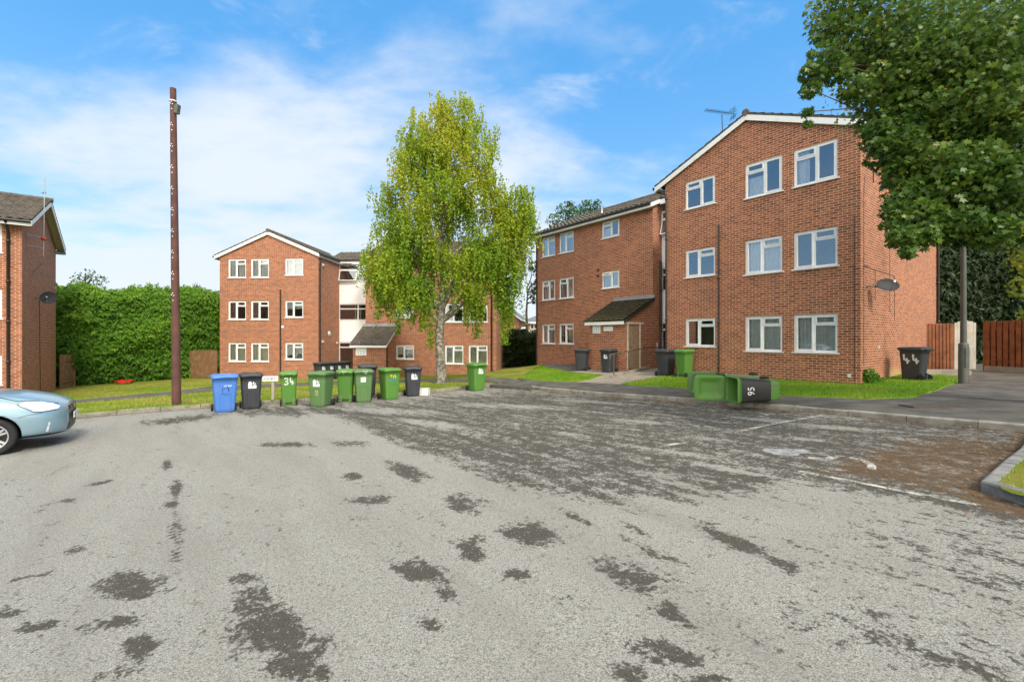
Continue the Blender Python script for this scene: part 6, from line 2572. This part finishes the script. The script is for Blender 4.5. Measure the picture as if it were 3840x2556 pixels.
tag(o, 'short grass blades on the verges', kind='stuff')

lv, lt = [], []
for line, n, sp in ((LK, 1500, .22), (RK, 700, .25), (IS, 500, .3)):
    Q = resample(line, .05)
    idx = rng.integers(0, len(Q), n)
    base_ = np.array([[q.x, q.y] for q in Q])[idx]
    dr = np.array([[Q[min(i + 1, len(Q) - 1)].x - Q[max(i - 1, 0)].x, Q[min(i + 1, len(Q) - 1)].y - Q[max(i - 1, 0)].y] for i in idx])
    dr /= np.linalg.norm(dr, axis=1)[:, None]
    off = -np.abs(rng.normal(size=n)) * sp - .01
    X_ = base_[:, 0] - dr[:, 1] * off
    Y_ = base_[:, 1] + dr[:, 0] * off
    Z_ = Fa(X_, Y_) - KH + .012 + rng.uniform(0, .02, n)
    P = np.stack([X_, Y_, Z_], 1)
    V = leaf_quads(P, .045, asp=.8).reshape(-1, 4, 3)
    V[:, :, 2] = P[:, None, 2] + (V[:, :, 2] - P[:, None, 2]) * .25
    lv.append(V.reshape(-1, 3))
    lt.append(rng.uniform(0, 1, n))
# scatter over the parking bay under the big tree
bay = [tuple(at(x * 1.63, y * 1.63, road=True)[:2]) for x, y in ((1900, 985), (2330, 1000), (2350, 1040), (2250, 1160), (1900, 1095))]
XY = scatter_poly(bay, 900)
P = np.stack([XY[:, 0], XY[:, 1], Fa(XY[:, 0], XY[:, 1]) - KH + .012], 1)
V = leaf_quads(P, .03, asp=.7).reshape(-1, 4, 3)
V[:, :, 2] = P[:, None, 2] + (V[:, :, 2] - P[:, None, 2]) * .2
lv.append(V.reshape(-1, 3))
lt.append(rng.uniform(0, .8, len(XY)))
o = np_mesh('leaf_litter', np.concatenate(lv), 4, M['litter'], None, np.concatenate(lt))
tag(o, 'brown fallen leaves lying in the gutters', kind='stuff')

# ================================================================== CAR
def car_paint():
    m, t, b = new_mat('ice_blue_metallic_paint')
    v = NN(t, 'ShaderNodeTexCoord').outputs['Object']
    t.links.new(mixc(t, ramp(t, noise(t, v, 2.0, 4), .3, .7), (0.23, 0.36, 0.43), (0.26, 0.39, 0.46)), b.inputs['Base Color'])
    b.inputs['Metallic'].default_value = 0.35
    b.inputs['Roughness'].default_value = 0.30
    b.inputs['Coat Weight'].default_value = 0.7
    b.inputs['Coat Roughness'].default_value = 0.05
    return m


M['paint'] = car_paint()
M['trim'] = mat('black_car_trim', (.018, .018, .02), .45)
M['alloy'] = mat('silver_alloy', (.62, .63, .64), .28, metal=.7)
M['lamp'] = mat('headlight_reflector', (.80, .82, .84), .15, (.50, .52, .55), 14, spec=.8, coat=1.0)
M['car_glass'] = mat('dark_car_glass', (.02, .025, .028), .06, spec=.8)
M['plate'] = mat('white_number_plate', (.80, .80, .76), .4)

CARZ = 0.0
# station: x, floor z, then (half width, z) from sill up to the roof or bonnet edge, centre top z
ST = [
    (0.00, .26, [(.30, .27), (.42, .36), (.44, .50), (.44, .62), (.40, .70), (.30, .745)], .755),
    (-.05, .235, [(.52, .25), (.60, .36), (.62, .50), (.62, .62), (.57, .71), (.44, .785)], .80),
    (-.14, .22, [(.66, .235), (.735, .36), (.755, .50), (.755, .62), (.70, .73), (.55, .835)], .855),
    (-.28, .21, [(.77, .22), (.825, .36), (.84, .50), (.845, .63), (.80, .76), (.64, .890)], .915),
    (-.46, .205, [(.83, .215), (.865, .36), (.878, .50), (.882, .66), (.84, .81), (.70, .945)], .972),
    (-.70, .20, [(.86, .21), (.89, .36), (.902, .52), (.905, .70), (.865, .86), (.745, 1.0)], 1.03),
    (-1.00, .20, [(.87, .21), (.90, .36), (.912, .54), (.915, .73), (.88, .90), (.775, 1.045)], 1.075),
    (-1.22, .20, [(.87, .21), (.90, .36), (.913, .54), (.916, .74), (.885, .925), (.785, 1.075)], 1.105),
    (-1.36, .20, [(.87, .21), (.90, .36), (.913, .54), (.917, .75), (.888, .94), (.785, 1.11)], 1.15),
    (-1.75, .20, [(.87, .21), (.90, .36), (.913, .54), (.918, .76), (.892, .96), (.745, 1.34)], 1.385),
    (-2.15, .20, [(.87, .21), (.90, .36), (.913, .54), (.918, .77), (.893, .97), (.690, 1.53)], 1.575),
    (-2.60, .20, [(.87, .21), (.90, .36), (.913, .54), (.918, .77), (.893, .98), (.670, 1.575)], 1.615),
    (-3.20, .20, [(.87, .21), (.90, .36), (.913, .54), (.918, .78), (.893, .99), (.665, 1.565)], 1.605),
    (-3.75, .20, [(.86, .22), (.89, .36), (.905, .54), (.912, .79), (.885, 1.0), (.650, 1.52)], 1.56),
    (-4.10, .24, [(.82, .26), (.85, .38), (.868, .54), (.870, .80), (.845, 1.0), (.60, 1.40)], 1.44),
    (-4.28, .28, [(.72, .30), (.76, .40), (.78, .54), (.78, .80), (.745, .98), (.52, 1.18)], 1.20),
    (-4.34, .32, [(.58, .34), (.62, .42), (.64, .54), (.64, .78), (.60, .92), (.42, 1.02)], 1.04),
]
bm = bmesh.new()
rows = []
for (x_, zb_, side, zt_) in ST:
    L = [(0, zb_)] + side + [(0, zt_)]
    ring = [(-y, z) for y, z in L] + [(y, z) for y, z in reversed(L[1:-1])]
    rows.append([bm.verts.new((x_, y, z)) for y, z in ring])
for a, b2 in zip(rows[:-1], rows[1:]):
    n = len(a)
    for j in range(n):
        bm.faces.new((a[j], a[(j + 1) % n], b2[(j + 1) % n], b2[j]))
bm.faces.new(list(reversed(rows[0])))
bm.faces.new(rows[-1])
bmesh.ops.recalc_face_normals(bm, faces=bm.faces[:])
me = bpy.data.meshes.new('car_body')
bm.to_mesh(me)
bm.free()
tmp = link('car_body_shape', me, None)
cm_ = MB()
for s in (-1, 1):
    for xw in (-.93, -3.57):
        cm_.tube([(xw, s * 1.2, .33), (xw, s * .62, .33)], .372, 32)
cut = cm_.build('cut', None)
md = tmp.modifiers.new('sub', 'SUBSURF')
md.levels = 3
md.render_levels = 3
bo = tmp.modifiers.new('arch', 'BOOLEAN')
bo.operation = 'DIFFERENCE'
bo.object = cut
bo.solver = 'EXACT'
bpy.context.view_layer.update()
dg = bpy.context.evaluated_depsgraph_get()
body_me = bpy.data.meshes.new_from_object(tmp.evaluated_get(dg))
bpy.data.objects.remove(tmp)
bpy.data.objects.remove(cut)
for p_ in body_me.polygons:
    p_.use_smooth = True
hd = D2.copy()
wheel_c = Vector((-8.86, 7.72))
car_o = wheel_c + Vector((hd.x, hd.y)) * .93
# side offset: the near wheel face stands at y = -.90
car_o = car_o + Vector((-hd.y, hd.x)) * .90
cz = F(wheel_c.x, wheel_c.y) - KH
car = empty('parked_car', (car_o.x, car_o.y, cz), math.atan2(hd.y, hd.x), 'pale blue metallic car nosing in from the left edge of the picture', 'car')
body_me.name = 'body'
body = link('body', body_me, M['paint'], car)
# material for wheel wells and underside
body_me.materials.append(M['trim'])
for p_ in body_me.polygons:
    c = p_.center
    n = p_.normal
    well = any(abs((c.x - xw) ** 2 + (c.z - .33) ** 2 - .372 ** 2) < .012 and abs(n.y) < .5 for xw in (-.93, -3.57))
    inner = abs(c.y) < .64 and abs(n.y) > .9 and any((c.x - xw) ** 2 + (c.z - .33) ** 2 < .14 for xw in (-.93, -3.57))
    if well or inner or n.z < -.75:
        p_.material_index = 1
bvh = BVHTree.FromPolygons([v.co[:] for v in body_me.vertices], [tuple(p_.vertices) for p_ in body_me.polygons])


def shrink(P, name, m, parent, direction, off=.004, sub=10, axis='side', mi=None, thick=0.0):
    """lay an outline on the car body: outline is in (x,z) for sides, (y,z) for the front, (x,y) for the top"""
    bm = bmesh.new()
    vs = [bm.verts.new((p[0], p[1], 0)) for p in P]
    bm.faces.new(vs)
    lo = [min(p[k] for p in P) for k in (0, 1)]
    hi = [max(p[k] for p in P) for k in (0, 1)]
    for k in (0, 1):
        nn = max(2, int((hi[k] - lo[k]) / .025))
        for i in range(1, nn):
            co = Vector((0, 0, 0))
            co[k] = lo[k] + (hi[k] - lo[k]) * i / nn + 1e-4
            no = Vector((0, 0, 0))
            no[k] = 1
            bmesh.ops.bisect_plane(bm, geom=bm.verts[:] + bm.edges[:] + bm.faces[:], plane_co=co, plane_no=no)
    d = Vector(direction)
    bad = []
    for v in bm.verts:
        a, c = v.co.x, v.co.y
        if axis == 'side':
            o_ = Vector((a, 0, c)) - d * 2
        elif axis == 'front':
            o_ = Vector((0, a, c)) - d * 2
        else:
            o_ = Vector((a, c, 0)) - d * 3
        hit, nrm, idx, dist = bvh.ray_cast(o_, d)
        if hit is None:
            bad.append(v)
            continue
        if nrm.dot(d) > 0:
            nrm = -nrm
        v.co = hit + nrm * off
    if bad:
        bmesh.ops.delete(bm, geom=bad, context='VERTS')
    bmesh.ops.recalc_face_normals(bm, faces=bm.faces[:])
    me = bpy.data.meshes.new(name)
    bm.to_mesh(me)
    bm.free()
    for p_ in me.polygons:
        p_.use_smooth = True
    return link(name, me, m, parent)


def band(A, w):
    """thin strip outline round a polyline"""
    up, dn = offset(A, w / 2), offset(A, -w / 2)
    return up + list(reversed(dn))


HL = [(-.60, .855), (-.52, .885), (-.36, .868), (-.20, .815), (-.115, .762), (-.13, .715), (-.33, .700), (-.42, .715), (-.50, .775), (-.585, .82)]
for s in (-1, 1):
    hl = shrink(HL, 'headlight', M['lamp'], car, (0, -s, 0), .005)
    seam = band([(-.62, .855), (-.585, .815), (-.50, .765), (-.42, .705), (-.33, .690), (-.125, .706)], .010)
    shrink(seam, 'headlight_seal', M['trim'], hl, (0, -s, 0), .0065)
    shrink([(-.30, .30), (-.19, .33), (-.165, .42), (-.20, .53), (-.245, .52), (-.29, .36)], 'bumper_recess', M['paint'], car, (0, -s, 0), .004)
    shrink([(-.275, .335), (-.245, .335), (-.215, .50), (-.232, .505)], 'fog_lamp', M['lamp'], car, (0, -s, 0), .007)
    shrink(band([(-1.16, 1.035), (-.86, .985), (-.62, .905), (-.40, .885), (-.14, .80)], .009), 'bonnet_seam', M['trim'], car, (0, -s, 0), .002)
    shrink(band([(-.60, .62), (-.50, .655), (-.36, .672), (-.30, .685)], .007), 'bumper_seam', M['trim'], car, (0, -s, 0), .002)
    shrink(band([(-1.32, .24), (-1.30, .70), (-1.36, 1.02)], .008), 'door_seam', M['trim'], car, (0, -s, 0), .002)
    shrink(band([(-2.40, .24), (-2.40, .70), (-2.40, .99)], .008), 'door_seam', M['trim'], car, (0, -s, 0), .002)
    shrink([(-1.62, 1.06), (-2.36, 1.07), (-2.36, 1.49), (-2.10, 1.47), (-1.80, 1.30)], 'side_window', M['car_glass'], car, (0, -s, 0), .004)
    shrink([(-2.44, 1.07), (-3.72, 1.09), (-3.60, 1.42), (-3.2, 1.50), (-2.44, 1.50)], 'side_window', M['car_glass'], car, (0, -s, 0), .004)
shrink([(-1.42, -.66), (-1.42, .66), (-2.05, .60), (-2.05, -.60)], 'windscreen', M['car_glass'], car, (0, 0, -1), .004, axis='top')
shrink([(-1.17, -.74), (-1.17, .74), (-1.39, .71), (-1.39, -.71)], 'scuttle_panel', M['trim'], car, (0, 0, -1), .005, axis='top')
mb = MB()
for s, x_ in ((1, -.3), (-1, .35)):
    mb.tube([(-1.30, x_ - .3, 1.155), (-1.36, x_ + .28, 1.19)], .012, 6)
mb.build('wiper', M['trim'], car)
gr = shrink([(-.36, .62), (.36, .62), (.42, .735), (-.42, .735)], 'grille', M['trim'], car, (-1, 0, 0), .004, axis='front')
for z in (.645, .675, .705):
    shrink([(-.36, z), (.36, z), (.36, z + .010), (-.36, z + .010)], 'grille_bar', M['alloy'], gr, (-1, 0, 0), .010, axis='front')
shrink([(-.50, .30), (.50, .30), (.44, .44), (-.44, .44)], 'lower_grille', M['trim'], car, (-1, 0, 0), .004, axis='front')
shrink([(-.42, .45), (.42, .45), (.42, .61), (-.42, .61)], 'plate_panel', M['trim'], car, (-1, 0, 0), .004, axis='front')
shrink(band([(-.83, .245), (-.45, .238), (0, .245), (.45, .238), (.83, .245)], .05), 'lower_lip', M['trim'], car, (-1, 0, 0), .003, axis='front')
mb = MB()
mb.box((.035, 0, .535), (.012, .52, .112))
pl_ = mb.build('number_plate', M['plate'], car)
me = text_verts('EG', .085)
for v in me.vertices:
    v.co = (.0425, v.co.x + .0 - .16, v.co.y + .535)
link('lettering', me, M['trim'], pl_)
mb = MB()
mb.lathe([(0, .006), (.045, .005), (.05, 0)], 16, Matrix.Translation((.012, 0, .70)) @ Matrix.Rotation(R(90), 4, 'Y'))
mb.build('badge', M['alloy'], car)
for s in (-1, 1):
    for xw in (-.93, -3.57):
        wm = MB()
        Mx = Matrix.Translation((xw, s * .80, .315)) @ Matrix.Rotation(R(90) * -s, 4, 'X')
        wm.lathe([(.215, -.10), (.29, -.105), (.318, -.08), (.322, 0), (.318, .08), (.295, .102), (.225, .092), (.215, .07)], 40, Mx)
        ty = wm.build('wheel', M['rubber'], car)
        rm = MB()
        rm.lathe([(.222, .088), (.226, .098), (.205, .090), (.196, .05), (.19, -.08)], 40, Mx)
        for k in range(5):
            a = 2 * math.pi * k / 5 + .5
            for da in (-.11, .11):
                ca, sa_ = math.cos(a + da * .3), math.sin(a + da * .3)
                cb, sb = math.cos(a + da * 1.55), math.sin(a + da * 1.55)
                P0, P1 = Vector((.045 * ca, .045 * sa_, .062)), Vector((.205 * cb, .205 * sb, .080))
                dd_ = (P1 - P0).normalized()
                sd_ = Vector((-dd_.y, dd_.x, 0))
                top_ = [P0 - sd_ * .022, P1 - sd_ * .016, P1 + sd_ * .016, P0 + sd_ * .022]
                bot_ = [q - Vector((0, 0, .03)) for q in top_]
                rm.face([Mx @ q for q in top_])
                for i in range(4):
                    rm.face([Mx @ top_[i], Mx @ bot_[i], Mx @ bot_[(i + 1) % 4], Mx @ top_[(i + 1) % 4]])
        rm.lathe([(.062, .058), (.058, .072), (.0, .076)], 20, Mx)
        rm.build('rim', M['alloy'], ty)
        dm = MB()
        dm.lathe([(.19, -.02), (0.0, -.02)], 24, Mx)
        dm.build('brake_disc', M['dark_metal'], ty)
